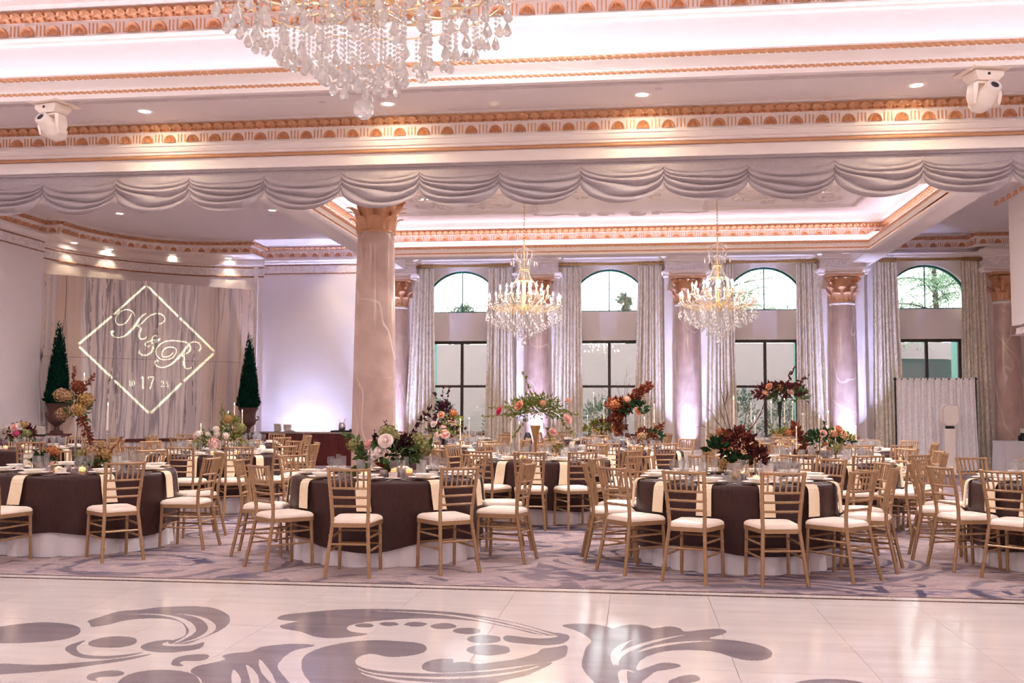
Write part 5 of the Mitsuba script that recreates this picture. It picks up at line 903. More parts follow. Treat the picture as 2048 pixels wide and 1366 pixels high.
arrangement('low rust amaranth heap right of the rust grass bouquet', x+.36, y-.1, Zt, [('grass', cat([foliage(150, (0, 0, .18), (.2, .14, .16), .07, .04, 89), spike([(0, 0, .1), (.15, 0, .3), (.25, 0, .42)], .06, .02, 120, 10)]), 'm_rust', 'rust amaranth'), ('foliage', foliage(50, (.12, -.04, .22), (.14, .1, .1), .07, .04, 90), 'm_deepgreen', 'leaves')], [('tan', 'hydrangea', (-.08, -.12, .22), 1.3)])
taper(x+.48, y+.1, Zt, .44, .28, 'taper on the tallest brass stick at the rust grass table'); taper(x+.32, y+.05, Zt, .24, .26, 'middle taper at the rust grass table'); taper(x-.34, y+.05, Zt, .50, .28, 'left taper at the rust grass table')
x, y = at('rear right candle table')
arrangement('low bouquet on the rear right candle table', x, y, Zt, [('foliage', foliage(110, (0, 0, .18), (.24, .18, .12), .08, .04, 91), 'm_olive', 'leaves')], [('peach', 'hydrangea', (.05, -.1, .26), 1.)], (compote(.12, .1), 'm_brass', 'brass bowl'))
for k in (-.2, .25): taper(x+k, y, Zt, .12, .26, f"{'left' if k < 0 else 'right'} taper on the rear right candle table")
x, y = at('far left window table')
arrangement('low white rose and berry bouquet by the first window', x-.1, y, Zt, [('foliage', foliage(150, (0, 0, .2), (.42, .2, .16), .09, .045, 92), 'm_burgundy', 'burgundy leaves'), ('leaves', foliage(90, (-.1, 0, .16), (.36, .2, .12), .09, .045, 93), 'm_green', 'leaves')], [('white', 'rose', (-.18, -.15, .34), 1.6), ('blush', 'rose', (.18, -.15, .38), 1.5), ('blush', 'hydrangea', (.0, -.15, .25), 1.4)], (compote(.12, .12), 'm_brass', 'brass bowl'))
taper(x+.42, y, Zt, .12, .32, 'right taper by the first window'); taper(x-.5, y, Zt, .12, .34, 'left taper by the first window')
x, y = at('far middle window table')
arrangement('wide green and orange bouquet by the second window', x-.02, y, Zt, [('foliage', foliage(170, (0, 0, .22), (.36, .24, .2), .10, .05, 94), 'm_olive', 'olive leaves'), ('leaves', foliage(80, (.1, 0, .3), (.26, .2, .14), .10, .05, 95), 'm_burgundy', 'burgundy leaves')], [('orange', 'hydrangea', (.3, -.1, .2), 1.7), ('mustard', 'hydrangea', (-.1, -.15, .2), 1.6)], (compote(.12, .12), 'm_brass', 'brass bowl'))
taper(x-.3, y, Zt, .12, .38, 'left taper by the second window'); taper(x+.22, y-.1, Zt, .1, .34, 'right taper by the second window'); taper(x-.18, y+.2, Zt, .7, .28, 'tall taper by the second window')
x, y = at('far right window table')
arrangement('tall crimson and peach bouquet on a dark pole by the third window', x-.02, y, Zt, [('foliage', cat([foliage(260, (0, 0, 1.0), (.55, .3, .18), .12, .06, 96), sprig((.1, 0, 1.1), (.3, 0, 1.5), 10, .08, .05, 25), sprig((.2, 0, 1.1), (.56, 0, 1.36), 10, .08, .05, 26), twig((-.1, 0, 1.), (-.5, 0, 1.3), 16)]), 'm_burgundy', 'crimson leaves'), ('leaves', foliage(140, (.2, 0, .92), (.4, .3, .16), .12, .06, 97), 'm_green', 'green leaves')],
  [('peach', 'rose', (-.22, -.2, 1.12), 1.4), ('mustard', 'hydrangea', (-.02, -.2, 1.10), 1.2), ('blush', 'rose', (.18, -.2, 1.02), 1.4), ('peach', 'hydrangea', (-.3, -.2, 1.0), 1.2)], (trumpet(.82, .02, .05), 'm_black', 'dark slim vase'))
arrangement('low orange flower mound by the third window', x+.0, y-.35, Zt, [('foliage', foliage(90, (0, 0, .14), (.28, .16, .12), .10, .05, 98), 'm_olive', 'leaves')], [('orange', 'hydrangea', (.1, -.1, .2), 1.6), ('mustard', 'hydrangea', (-.12, -.1, .16), 1.5)])
for k, (dx, hs, h) in enumerate(((-.20, .38, .42), (.06, .40, .46), (.22, .36, .44), (.42, .2, .36), (-.6, .4, .36))): taper(x+dx, y-.1, Zt, hs, h, ['second', 'middle', 'fourth', 'right end', 'left end'][k]+' taper in the row by the third window', grp='tapers by the third window')
# ---------------------------------------------------------------- swag valance
def swag_mesh(w, seed, zt=4.575):
    rng = np.random.default_rng(seed); nu, nv = 41, 61; u = np.linspace(0, 1, nu); v = np.linspace(0, 1, nv); U, V = np.meshgrid(u, v, indexing='ij')
    S = 4*U*(1-U); edge = .30*V; full = .055+.50*V**.92; sg = S**.62
    z = zt-(edge*(1-sg)+full*sg*np.minimum(1, V*6)); nf = rng.uniform(4.6, 5.6); ph = rng.uniform(0, .6); V0 = V; Vw = V+.05*np.sin(6.3*V+rng.uniform(0, 6))+.03*np.sin(U*5+V*11+rng.uniform(0, 6))
    fold = np.abs(np.sin(PI*(nf*np.clip(Vw, 0, 2)**.85+ph+.35*np.sin(PI*U+rng.uniform(0, 3)))))**.7
    amp = .115*np.clip((V-.10)*3, 0, 1)*(1-.35*V)*(.35+.65*(1-np.abs(2*U-1)**3)); y = 12.55-.05*V*S-amp*fold+.012*np.sin(U*40+seed)*(1-S)*V
    x = -w/2+w*U; return grid(np.stack([x, y, z], -1)), np.stack([U.ravel()*w, V.ravel()*.6], -1)
SW = 1.047
ws = [swag_mesh(SW*1.0, s) for s in (1, 2, 5)]
SWP = [P(m, 'm_swag', True, uv=uv) for m, uv in ws]
lab('swag_valance', 'grey lilac swagged valance hanging under the beam', 'valance')
for i in range(-2, 14): put(uniq('swag_valance__swag'), SWP[i % 3], T4(-8.0+SW*(i+.5), 0, 0))
put('swag_valance__track', P(box(-10.2, 6.8, 12.52, 12.56, 4.565, 4.6), 'm_swag'))
# ---------------------------------------------------------------- chandeliers
def drop(L=.07, r=.022, n=6): return lathe([(0, 0), (r*.55, L*.06), (r, L*.28), (r*.72, L*.58), (r*.25, L*.9), (0, L)], n)
def bead(r): m = trimesh.creation.octahedron() if hasattr(trimesh.creation, 'octahedron') else trimesh.Trimesh([[1, 0, 0], [-1, 0, 0], [0, 1, 0], [0, -1, 0], [0, 0, 1], [0, 0, -1]], [[0, 2, 4], [2, 1, 4], [1, 3, 4], [3, 0, 4], [2, 0, 5], [1, 2, 5], [3, 1, 5], [0, 3, 5]], process=False); m.apply_scale(r); return m
BEAD = bead(.011)
def strand(z1, z0, big, rng):
    ms = []; z = z1
    while z > z0+.085: b = BEAD.copy(); b.apply_translation([0, 0, z-.012]); ms.append(b); z -= .026
    d = drop(.075 if big else .05, .024 if big else .016); d.apply_translation([0, 0, z-(.075 if big else .05)]); ms.append(d); return cat(ms)
rngc = np.random.default_rng(3)
STR = {}
def chandelier(x, y, z, s, label, gi):
    t = thing('crystal_chandelier', label, 'chandelier', 'tiered crystal chandeliers'); M = T4(x, y, z, gi*.13, s)
    g = []
    for r, zz in ((.70, .66), (.46, .72), (.24, .68)): g.append(tube([(r*math.cos(a), r*math.sin(a), zz) for a in np.linspace(0, 2*PI, 49)], .004, 5, False))
    g += [tube([(0, 0, .60), (0, 0, 2.0)], .016, 8), lathe([(0, .56), (.03, .57), (.075, .62), (.08, .66), (.04, .70), (.03, .8), (.05, .9), (.03, 1.0), (.045, 1.2), (.02, 1.4), (.02, 1.6)], 14)]
    part(t, 'gold_stem', P(cat(g), 'm_gold', 40), M, 'gold central stem with hoops')
    arms = []
    for (n, r, zb) in ((18, .68, .80), (12, .46, .97), (8, .25, 1.02)):
        for k in range(n):
            a = 2*PI*(k+.5*(r < .5))/n; arms.append((a, r, zb))
    for a, r, zb in arms:
        key = ('arm', r)
        if key not in STR:
            p = np.array([(.03, 0, .74), (r*.35, 0, .62+.2*(zb-.8)), (r*.75, 0, .66+.7*(zb-.8)), (r*.97, 0, zb-.08), (r, 0, zb-.02)])
            q = np.linspace(0, 1, 12); d = np.linspace(0, 1, 5); pp = np.stack([np.interp(q, d, p[:, k]) for k in range(3)], -1)
            STR[key] = P(cat([tube(pp, .008, 5), lathe([(0, 0), (.03, .005), (.036, .012), (.012, .012)], 10).apply_translation([r, 0, zb-.02])]), 'm_gold', 40)
            STR['tube', r] = P(lathe([(.011, 0), (.011, .085), (0, .085)], 8).apply_translation([r, 0, zb]), 'm_wax', 40)
            STR['bulb', r] = emit(lathe([(0, 0), (.015, .012), (.017, .028), (.008, .055), (0, .075)], 8).apply_translation([r, 0, zb+.085]), [c*BULB for c in (1., .80, .52)], .04)
            cr = []
            for k in range(5):
                b = drop(.05, .014); b.apply_translation([r+.034*math.cos(k*1.257), .034*math.sin(k*1.257), zb-.075]); cr.append(b)
            STR['bob', r] = P(cat(cr), 'm_crystal')
        Ma = M @ T4(0, 0, 0, a); part(t, 'arm', STR[key], Ma); ak = list(scene)[-1]; put(ak+'__candle_tube', STR['tube', r], Ma); put(ak+'__bulb', STR['bulb', r], Ma); put(ak+'__drops', STR['bob', r], Ma)
    for r, n in ((.70, 44), (.60, 38), (.50, 32), (.40, 26), (.30, 20), (.20, 14), (.10, 8)):
        zend = .07+(r/.70)*.40
        for k in range(n):
            v = k % 2; key = ('s', r, v)
            if key not in STR: STR[key] = P(strand(.64 if r < .65 else .66, zend-.02+.05*v, True, rngc), 'm_crystal')
            part(t, 'crystal_strand', STR[key], M @ T4(0, 0, 0, 2*PI*(k+.5*v)/n) @ T4(r))
    if 'ball' not in STR:
        STR['ball'] = P(cat([sph((0, 0, .05), .05, 2)]+[BEAD.copy().apply_translation([0, 0, .11+.026*k]) for k in range(18)]), 'm_crystal')
        sw = []
        for k in range(16):
            a = 2*PI*k/16
            for q in np.linspace(0, 1, 26):
                rr = .17-.09*math.sin(PI*q)**1+.10*q**3; b = BEAD.copy(); b.apply_translation([rr*math.cos(a), rr*math.sin(a), 1.62-.5*q]); sw.append(b)
        for k in range(24):
            a = 2*PI*k/24
            for q in np.linspace(0, 1, 18): rr = .26+.42*q; b = BEAD.copy(); b.apply_translation([rr*math.cos(a), rr*math.sin(a), 1.0-.26*q-.12*math.sin(PI*q)]); sw.append(b)
        STR['neck'] = P(cat(sw), 'm_crystal')
        cn = []
        for k in range(10):
            a = 2*PI*k/10; cn.append(tube([(.13*math.cos(a), .13*math.sin(a), 1.6), (.19*math.cos(a), .19*math.sin(a), 1.7), (.17*math.cos(a), .17*math.sin(a), 1.79), (.05*math.cos(a), .05*math.sin(a), 1.84)], .006, 5))
            d = drop(.08, .02); d.apply_translation([.24*math.cos(a), .24*math.sin(a), 1.50]); cn.append(d)
        cn.append(tube([(.14*math.cos(a), .14*math.sin(a), 1.6) for a in np.linspace(0, 2*PI, 25)], .008, 5, False))
        STR['crown'] = P(cat(cn), 'm_crystal', 40)
        STR['band'] = P(tube([(.16*math.cos(a), .16*math.sin(a), 1.2) for a in np.linspace(0, 2*PI, 25)], .014, 6, False), 'm_gold', 40); STR['band2'] = P(tube([(.10*math.cos(a), .10*math.sin(a), 1.42) for a in np.linspace(0, 2*PI, 25)], .01, 6, False), 'm_gold', 40)
    part(t, 'bottom_ball', STR['ball'], M, 'crystal ball finial'); part(t, 'bead_swags', STR['neck'], M, None, 'stuff'); part(t, 'crown', STR['crown'], M, 'crystal crown'); part(t, 'gold_band', STR['band'], M); part(t, 'gold_band', STR['band2'], M)
    top = (6.66 if y < 12 else 5.72); n = int((top-(z+1.84*s))/.06); 
    ch = [tube([(z_*0+.014*math.cos(a)*(i % 2 == 0), .014*math.cos(a)*(i % 2), z+1.84*s+.06*i+.03+.04*math.sin(a)) for a in np.linspace(0, 2*PI, 9) for z_ in (0,)], .0045, 4, False) for i in range(n+1)]
    part(t, 'chain', P(cat(ch), 'm_brass'), T4(x, y, 0)); part(t, 'ceiling_rose', P(lathe([(0, -.06), (.03, -.05), (.1, -.02), (.12, 0)], 16), 'm_gold', True), T4(x, y, top))
chandelier(-1.46, 5.2, 3.0, 1.13, 'huge crystal chandelier over the dance floor', 0)
chandelier(-2.04, 18.4, 2.6, 1.0, 'left crystal chandelier in front of the windows', 1)
chandelier(1.52, 18.4, 2.62, 1.0, 'right crystal chandelier in front of the windows', 2)
# ---------------------------------------------------------------- ceiling fittings
for i, (x, y) in enumerate(((-6.22, 11.88), (-3.04, 11.92), (.11, 11.9), (3.29, 11.9))):
    downlight(x, y, ZA, ['leftmost', 'second', 'third', 'rightmost'][i]+' round downlight in the soffit above the beam cornice', DL_A, 75, (x, y+.45, 3.6), DOWN, 2.)
downlight(-11.14, 20.3, ZB, 'round downlight in the lilac ceiling at the far left', 0); downlight(-7.68, 20.3, ZB, 'round downlight in the lilac ceiling left of the column', 6, 45)
for (x, y, z, l) in ((-10, 15.7, ZB, 'far left'), (-4.2, 15.0, ZB-.73, 'left'), (.0, 15.0, ZB-.73, 'middle'), (3.6, 15.0, ZB-.73, 'right'), (6.4, 16.0, ZB, 'far right'), (-1.5, 16.9, 5.72, 'in the rear tray')):
    downlight(x, y, z, f'unseen round downlight hidden behind the swags, {l}', DL_UNSEEN, 82, None, (1., .92, .93), 1.5)  # out of view behind the swags, placed to light the rear tables
downlight(-7.13, 24.2, ZB, 'round downlight washing the flat lilac wall', DL_W, 50, (-7.13, 24.8, 2.0)); downlight(-4.25, 19.84, 5.72, 'round downlight in the rear tray right of the column'); downlight(3.63, 19.88, 5.72, 'round downlight in the rear tray by the right festoon')
for i, (x, y) in enumerate(((-13.05, 21.75), (-12.72, 22.75), (-11.7, 24.0), (-10.4, 24.45))): downlight(x, y, 5.28, ['first', 'second', 'third', 'fourth'][i]+' small downlight from the left in the alcove soffit', DL_AL, 42, (x+.15, y-.2, 0))
downlight(-3.9, 12.2, ZA-.02, 'x', 0) if False else None
single('smoke_detector', 'white round smoke detector on the soffit', 'detector', P(lathe([(.0, -.035), (.04, -.034), (.062, -.02), (.07, -.008), (.07, 0), (0, 0)], 20), 'm_whiteplastic', 40), T4(-1.71, 12.03, ZA))
for x, y, l in ((-3.83, 11.75, 'left of the big chandelier tip'), (.3, 11.7, 'beside the third downlight')): single('sprinkler_cover', f'small round sprinkler cover on the soffit {l}', 'sprinkler', P(lathe([(0, -.008), (.04, -.008), (.045, 0), (0, 0)], 16), 'm_relief', 40), T4(x, y, ZA))
single('cable_channel', 'thin twin cable channel along the soffit', 'cable channel', P(cat([box(XL, XR, 11.42, 11.45, ZA-.014, ZA-.001), box(XL, XR, 11.47, 11.49, ZA-.012, ZA-.001)]), 'm_relief'))
def moving_head(x, y, flip, label):
    t = thing('moving_head_light', label, 'stage light', 'white moving head lights'); M = T4(x, y, ZA, flip*.25)
    part(t, 'mounting_plate', P(box(-.22, .22, -.20, .24, -.03, -.012), 'm_whiteplastic'), M)
    b = trimesh.convex.convex_hull(np.array([(sx*a, sy*c, z) for sx in (-1, 1) for sy in (-1, 1) for a, c, z in ((.165, .13, -.045), (.165, .13, -.09), (.12, .10, -.145))])); part(t, 'base', P(cat([b, box(-.10, .10, -.09, .09, -.05, -.03)]), 'm_whiteplastic', 30), M)
    part(t, 'display', P(box(-.03, .0, -.135, -.129, -.095, -.07), 'm_black'), M)
    for s in (-1, 1):
        h = trimesh.convex.convex_hull(np.array([(s*a, c*e, z) for e in (-1, 1) for a, c, z in ((.10, .07, -.15), (.155, .06, -.17), (.17, .075, -.30), (.16, .05, -.40), (.13, .05, -.40), (.125, .075, -.30), (.10, .07, -.17))])); part(t, 'yoke_arm', P(h, 'm_whiteplastic', 40), M)
    part(t, 'yoke_bridge', P(box(-.12, .12, -.07, .07, -.175, -.15), 'm_whiteplastic'), M)
    hd = lathe([(0, .20), (.075, .20), (.085, .18), (.088, .12), (.12, .02), (.125, -.06), (.10, -.14), (.05, -.18), (0, -.185)], 24)
    A = M @ frame([0, -.0, -.32], [1, 0, 0], [0, .50, .866], [flip*.12, -.86, .5]); part(t, 'head', P(hd, 'm_whiteplastic', 40), A); part(t, 'lens_ring', P(lathe([(.045, .2), (.06, .203), (.07, .2)], 20), 'm_relief', True), A); part(t, 'lens', P(lathe([(0, .206), (.03, .205), (.045, .2)], 20), 'm_lens', True), A)
moving_head(-7.19, 11.42, -1, 'white moving head light at the left end of the soffit'); moving_head(3.88, 11.44, 1, 'white moving head light at the right end of the soffit')
# ---------------------------------------------------------------- gobo projector: real light through a cut plate
GP = np.array([-7.0, 14.72, 4.88]); mc = CH_A+CH_U*2.52; GT = np.array([mc[0], mc[1], 2.83]); gd = (GT-GP)/np.linalg.norm(GT-GP); gx = np.cross(gd, [0, 0, 1]); gx /= np.linalg.norm(gx); gy = np.cross(gx, gd)
FO = .22
def to_plate(s, z):
    w = np.array([CH_A[0]+CH_U[0]*s+CH_N[0]*.051, CH_A[1]+CH_U[1]*s+CH_N[1]*.051, z])-GP; w = w/(w@gd)*FO; return (w@gx, w@gy)
cuts = []
for st_ in GOBO:
    if len(st_) > 2:
        from scipy.interpolate import PchipInterpolator, CubicSpline
        a = np.array(st_); d = np.r_[0, np.cumsum(np.linalg.norm(np.diff(a[:, :2], axis=0), axis=1))]; q = np.linspace(0, d[-1], max(20, int(d[-1]/.03)))
        a = np.stack([CubicSpline(d, a[:, 0])(q) if len(a) > 5 else PchipInterpolator(d, a[:, 0])(q), CubicSpline(d, a[:, 1])(q) if len(a) > 5 else PchipInterpolator(d, a[:, 1])(q), np.interp(q, d, a[:, 2])], -1)
    else: a = np.array(st_)
    for p, q in zip(a[:-1], a[1:]):
        cs = [Point(*to_plate(p[0], p[1])).buffer(p[2]*FO/11.5*1.2, 6), Point(*to_plate(q[0], q[1])).buffer(q[2]*FO/11.5*1.2, 6)]
        cuts.append(cs[0].union(cs[1]).convex_hull if len(st_) > 2 or abs(p[0]-q[0]) < .02 else LineString([to_plate(p[0], p[1]), to_plate(q[0], q[1])]).buffer(p[2]*FO/11.5*1.25, cap_style='flat'))
plate = sbox(-.07, -.07, .07, .07).difference(unary_union(cuts)).simplify(.00004)
lab('gobo_projector', 'small pattern projector under the beam behind the swags', 'projector')
put('gobo_projector__pattern_plate', P(prism(plate, .0002), 'm_black'), frame(GP+gd*FO, gx, gy, -gd))
bx_ = [box(-.08, .08, -.08, .08, -.12, -.10), box(-.08, -.075, -.08, .08, -.1, FO+.01), box(.075, .08, -.08, .08, -.1, FO+.01), box(-.08, .08, -.08, -.075, -.1, FO+.01), box(-.08, .08, .075, .08, -.1, FO+.01)]
put('gobo_projector__housing', P(cat(bx_), 'm_black'), frame(GP, -gx, gy, gd))
put('gobo_projector__bracket', P(cat([tube([GP+gy*.07, GP+np.array([0, 0, .755])], .012, 6)]), 'm_black'))
scene['lamp_gobo'] = {'type': 'spot', 'to_world': ST().look_at(origin=GP.tolist(), target=GT.tolist(), up=[0, 0, 1]), 'intensity': rgb([c*GOBO_POWER*LS for c in (.92, 1.0, .62)]), 'cutoff_angle': 16., 'beam_width': 15.5, 'sampling_weight': 4.}
# ---------------------------------------------------------------- up-lights on the walls
UPM = P(lathe([(0, 0), (.06, 0), (.07, .02), (.07, .10), (.055, .12), (.05, .10), (0, .09)], 14), 'm_black', 40)
for i, (x, y, tx, ty, tz, pw) in enumerate([(-8.35, 24.76, -8.35, 24.86, 2.4, UP_W)]+[(px, 23.9, px, 24.6, 2.6, UP_P) for px in PX[:4]]+[(PX[4]-.2, 23.9, PX[4], 24.6, 2.6, UP_P*.08)]):
    wh = ['behind the right buffet', 'under the first half column', 'under the second half column', 'under the third half column', 'under the fourth half column', 'under the fifth half column'][i]
    single('uplight', f'small black floor uplight {wh}', 'uplight', UPM, T4(x, y-.03, 0), 'floor uplights')
    scene[f'lamp_up_{i}'] = {'type': 'spot', 'to_world': ST().look_at(origin=[x, y-.03, (0)+.13], target=[tx, ty, tz], up=[1, 0, 0]), 'intensity': rgb([c*pw*LS for c in UPL]), 'cutoff_angle': 30. if i else 70., 'beam_width': 8., 'sampling_weight': 2.}
# ---------------------------------------------------------------- furniture along the walls
def topiary(x, y, z, label, nm):
    t = thing('potted_topiary', label, 'topiary', 'cone topiaries in urns'); M = T4(x, y, z)
    part(t, 'urn', P(lathe([(0, 0), (.14, 0), (.14, .05), (.06, .08), (.05, .15), (.075, .19), (.17, .26), (.2, .34), (.175, .45), (.19, .56), (.24, .64), (.25, .67), (.23, .67), (.16, .56), (0, .5)], 28), 'm_urn', 40), M, 'brown classical urn')
    for s in (-1, 1): part(t, 'handle', P(tube([(s*.19, 0, .36), (s*.26, 0, .38), (s*.27, 0, .44), (s*.23, 0, .45)], .018, 6), 'm_urn', True), M)
    rng = np.random.default_rng(5); n = 2600; q = 1-np.sqrt(rng.uniform(0, 1, n)); a = rng.uniform(0, 2*PI, n); zz = .62+1.86*q
    rr = .26*(1-q)**.8*(.92+.12*rng.uniform(0, 1, n))*(1+.05*np.sin(zz*9+a*2))*np.clip((zz-.52)*5, .75, 1); pos = np.stack([rr*np.cos(a), rr*np.sin(a), zz], -1); v, f = leaf1(.055, .022)
    part(t, 'foliage', P(cat([scatter(v, f, pos, np.stack([np.cos(a), np.sin(a), np.full(n, .9)], -1)+rng.normal(size=(n, 3))*.3, rng), lathe([(.18, .6), (.23, .75), (.2, 1.2), (.11, 1.8), (0, 2.42)], 16)]), 'm_topiary'), M, 'dark clipped cone of foliage', 'stuff')
    single('pedestal', f'dark plinth under the {nm} urn', 'pedestal', P(cat([box(x-.2, x+.2, y-.2, y+.2, .06, z-.04), box(x-.24, x+.24, y-.24, y+.24, 0, .06), box(x-.23, x+.23, y-.23, y+.23, z-.04, z)]), 'm_redwood'))
topiary(-12.72, 20.75, .84, 'dark cone topiary in a brown urn left of the marble slabs', 'left'); topiary(-9.42, 23.55, .76, 'dark cone topiary in a brown urn right of the marble slabs', 'right')
def buffet(x0, x1, y0, y1, z, label, panels):
    t = thing('buffet_cabinet', label, 'buffet'); 
    part(t, 'carcass', P(cat([box(x0+.05, x1-.05, y0+.05, y1, .08, z-.04), box(x0+.08, x1-.08, y0+.08, y1, 0, .08)]), 'm_redwood')); part(t, 'stone_top', P(box(x0, x1, y0, y1, z-.04, z), 'm_granite'), None, 'mottled stone top')
    w = (x1-x0-.1)/panels
    for i in range(panels):
        a = x0+.05+w*i; ou = sbox(a+.03, .12, a+w-.03, z-.10); part(t, 'door', P(cat([xzprism(ou.difference(ou.buffer(-.06)), y0+.03, y0+.05), xzprism(ou.buffer(-.06), y0+.042, y0+.05)]), 'm_redwood'))
    return t
buffet(-9.35, -6.55, 24.08, 24.62, .83, 'dark red wood buffet against the flat lilac wall', 4); buffet(-13.1, -11.3, 17.9, 18.6, .86, 'dark wood buffet at the left wall with plate stacks', 3)
def plates(x, y, z, n, r, label):
    t = thing('plate_stack', label, 'plate stack'); 
    for k in range(n): part(t, 'plate', P(lathe([(0, 0), (r*.6, 0), (r, .012), (r, .016), (r*.6, .006), (0, .006)], 20), 'm_china', 40), T4(x, y, z+.0135*k))
plates(-8.98, 24.4, .83, 14, .10, 'left taller stack of white plates on the red wood buffet'); plates(-8.72, 24.42, .83, 13, .11, 'right stack of white plates on the red wood buffet'); plates(-8.6, 24.25, .83, 3, .13, 'low stack of white plates at the front of the red wood buffet')
for i, (x, n, r) in enumerate(((-12.35, 15, .13), (-12.1, 12, .12), (-11.85, 9, .10), (-11.75, 13, .11))): plates(x+(.08 if i == 3 else 0), 18.2+(.25 if i == 3 else 0), .86, n, r, ['tall leftmost', 'second', 'small front', 'rear right'][i]+' stack of plates on the left buffet')
def tray(x, y, z, w, d, label): return single('serving_tray', label, 'tray', P(cat([box(x-w, x+w, y-d, y+d, z, z+.012), sweep([(x-w, y-d), (x-w, y+d), (x+w, y+d), (x+w, y-d)], [(0, z), (-.012, z+.035), (-.02, z+.035), (-.008, z)], True)]), 'm_black'))
tray(-7.1, 24.4, .83, .42, .2, 'black serving tray on the right of the red wood buffet'); tray(-9.05, 24.3, .83, .2, .12, 'black tray left on the red wood buffet') if False else None
tray(-11.55, 18.15, .86, .18, .12, 'black serving tray at the right end of the left buffet')
t = thing('ice_bucket', 'silver ice bucket with tongs on the black tray', 'ice bucket'); part(t, 'bucket', P(lathe([(0, 0), (.06, 0), (.085, .05), (.095, .12), (.08, .19), (.06, .22), (.055, .2), (0, .1)], 20), 'm_silver', 40), T4(-7.3, 24.4, .842)); part(t, 'tongs', P(cat([tube([(0, 0, .15), (.06, 0, .27), (.09, 0, .34)], .008, 5), tube([(0, 0, .15), (-.05, 0, .25), (-.08, 0, .28)], .008, 5)]), 'm_silver'), T4(-7.3, 24.4, .842))
single('napkin_pile', 'dark folded napkin pile on the black tray', 'napkins', P(box(-7.08, -6.82, 24.3, 24.5, .842, .90), 'm_black'))
single('glass_vase', 'clear cylinder vase on the left buffet', 'vase', P(lathe([(0, .0), (.09, 0), (.09, .30), (.086, .30), (.086, .01), (0, .01)], 24), 'm_glass', 40), T4(-12.68, 18.15, .86))
# privacy screen, photo booth, skirted table
t = thing('lace_screen', 'white lace privacy screen on a pipe stand before the fourth window', 'screen'); 
for x in (6.06, 7.86): part(t, 'post', P(cat([tube([(x, 24.25, 0), (x, 24.25, 2.19)], .02, 8), box(x-.2, x+.2, 24.1, 24.4, 0, .012)]), 'm_black', 40))
part(t, 'crossbar', P(tube([(6.02, 24.25, 2.15), (7.9, 24.25, 2.15)], .018, 8), 'm_black', 40)); m, uv = drape_mesh((6.09, 7.83), (6.05, 7.88), 24.22, .03, 2.17, 77, .02); part(t, 'lace_panel', P(m, 'm_lace', True), None, 'white lace panel')
t = thing('photo_booth', 'white photo booth with pill shaped head on a post', 'photo booth'); xb, yb = 7.02, 23.45
part(t, 'base', P(prism(Point(xb, yb).buffer(.24), .015), 'm_whiteplastic', 40)); part(t, 'post', P(prism(sbox(xb-.10, yb-.035, xb+.10, yb+.035).buffer(.01), 1.0, .015), 'm_whiteplastic', 40)); part(t, 'neck', P(box(xb-.09, xb+.09, yb-.04, yb+.04, 1.015, 1.075), 'm_black'))
pill = sbox(xb-.05, 1.21, xb+.05, 1.43).buffer(.13); part(t, 'head', P(xzprism(pill, yb-.12, yb+.12), 'm_whiteplastic', 40)); part(t, 'face_rim', P(xzprism(pill.difference(pill.buffer(-.02)), yb-.128, yb-.12), 'm_relief', 40))
def skirt(x0, x1, y0, y1, z):
    pts = []
    ring = np.array(sbox(x0, y0, x1, y1).buffer(.03).segmentize(.02).exterior.coords)[:-1]; c = np.array([(x0+x1)/2, (y0+y1)/2]); k = len(ring); t = np.arange(k); rows = []
    for v in np.linspace(0, 1, 6): rows.append(np.column_stack([c+(ring-c)*(1+.03*v+.010*np.sin(t*1.25)[:, None]*(.4+v)), np.full(k, z-.01-(z-.03)*v)]))
    return cat([grid(np.array(rows), closed_v=True), box(x0-.03, x1+.03, y0-.03, y1+.03, z-.012, z)])
t = thing('skirted_table', 'small white skirted table at the right edge', 'table'); part(t, 'skirt', P(skirt(8.2, 9.6, 23.55, 24.15, .74), 'm_linen', 40))
t = thing('instant_camera', 'black camera on the skirted table', 'camera'); part(t, 'body', P(box(8.62, 8.82, 23.75, 23.87, .74, .86), 'm_black')); part(t, 'lens', P(tube([(8.70, 23.75, .80), (8.66, 23.66, .80)], .045, 12), 'm_black', 40)); part(t, 'flash', P(box(8.66, 8.76, 23.77, 23.85, .86, .92), 'm_black'))
single('table_sign', 'small white sign standing on the skirted table', 'sign', P(box(8.72, 8.98, 24.0, 24.01, .74, 1.02), 'm_china'))
for x, z in ((1.86, 1.30), (1.86, 1.06)): single('switch_plate', f"white wall switch plate right of the third half column, {'upper' if z > 1.2 else 'lower'} one", 'switch plate', P(box(x-.08, x+.08, 24.885, 24.9, z-.06, z+.06), 'm_whiteplastic'))
t = thing('draped_stand', 'black cloth draped stand behind the tall green bouquet', 'stand'); part(t, 'cloth', P(lathe([(0, .99), (.04, .98), (.07, .9), (.14, .5), (.2, .05)], 20), 'm_black', 40), T4(-1.98, 18.55, 0))
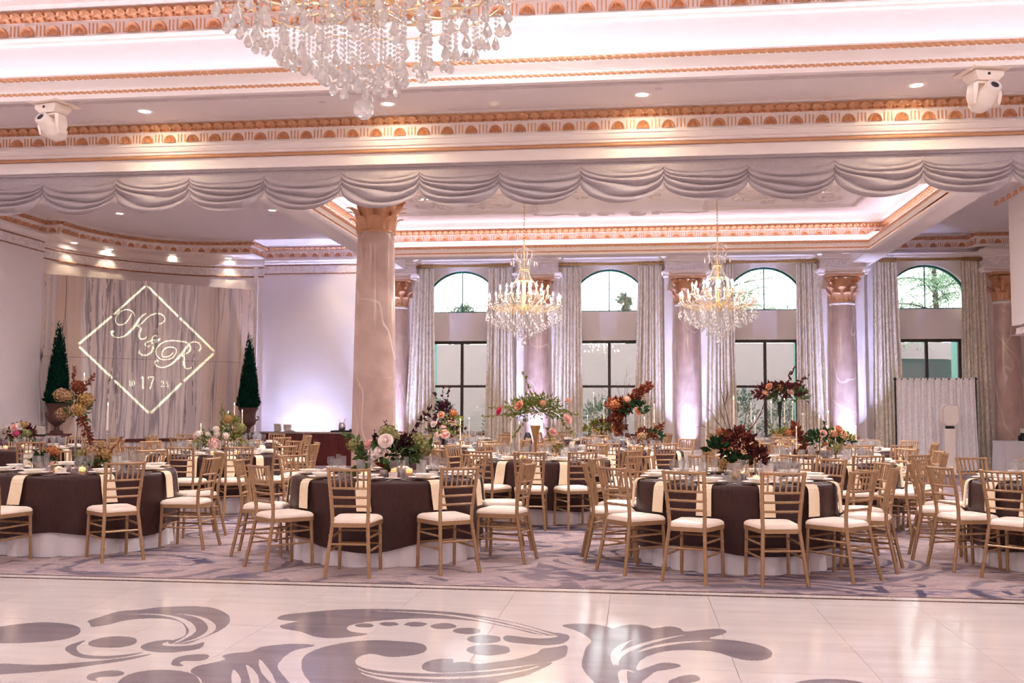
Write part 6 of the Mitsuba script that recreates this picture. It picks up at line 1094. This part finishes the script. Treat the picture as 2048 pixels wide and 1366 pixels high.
# ---------------------------------------------------------------- trees outside
def tree(x, y, h, r, seed, label, pine):
    rng = np.random.default_rng(seed); t = thing('pine_tree' if pine else 'garden_tree', label, 'tree'); part(t, 'trunk', P(tube([(x, y, -.1), (x+.1, y, h*.5), (x, y, h)], [.16, .1, .03], 7), 'm_bark', True))
    ms, br = [], []; n = 30 if pine else 26
    for k in range(n):
        z = h*rng.uniform(.35, 1.0); a = rng.uniform(0, 6.28); L = r*(1.15-z/h*.85)*rng.uniform(.6, 1.1); e = np.array([x+L*math.cos(a), y+L*math.sin(a), z+(.1 if pine else .3)*L]); o = np.array([x, y, z]); br.append(tube([o, (o+e)/2+[0, 0, .08], e], [.035, .022, .01], 4))
        q = rng.uniform(.3, 1, 90)[:, None]; pos = o+(e-o)*q+rng.normal(size=(90, 3))*np.array([.22, .22, .10 if pine else .2])*r*.35; v, f = leaf1(.26 if pine else .12, .03 if pine else .07); ms.append(scatter(v, f, pos, rng.normal(size=(90, 3))+[0, 0, .3], rng))
    part(t, 'branch', P(cat(br), 'm_bark'), None, None, 'stuff'); part(t, 'needles' if pine else 'leaves', P(cat(ms), 'm_pine' if pine else 'm_farleaf'), None, None, 'stuff')
tree(8.9, 31, 7.4, 3.2, 1, 'soft green pine seen through the fourth window', True); tree(3.2, 37, 9.4, 3.6, 2, 'pale pine boughs seen through the third window', True); tree(13.4, 36, 9, 3.0, 6, 'second soft green pine seen through the fourth window', True)
tree(-5.6, 33, 4.75, 1.5, 3, 'small leafy tree top seen through the first window', False); tree(-.3, 34, 5.25, .6, 4, 'slim tree top seen through the second window', False)

for i, (x, y, h) in enumerate(((-5.3, 27.0, 1.7), (-3.6, 27.3, 1.5), (-.9, 27.2, 1.8), (2.7, 27.0, 2.0), (3.9, 27.2, 1.7))):
    t = thing('garden_shrub', f"dark leafy shrub outside the {['first', 'first', 'second', 'third', 'third'][i]} window, {['left', 'right', 'only', 'left', 'right'][i]} one", 'shrub', 'shrubs outside the windows'); part(t, 'foliage', P(foliage(700, (x, y, h*.5), (.6, .5, h*.5), .10, .05, 200+i), 'm_farleaf'), None, None, 'stuff'); part(t, 'stem', P(tube([(x, y, -.06), (x, y, h*.5)], .04, 6), 'm_bark'))
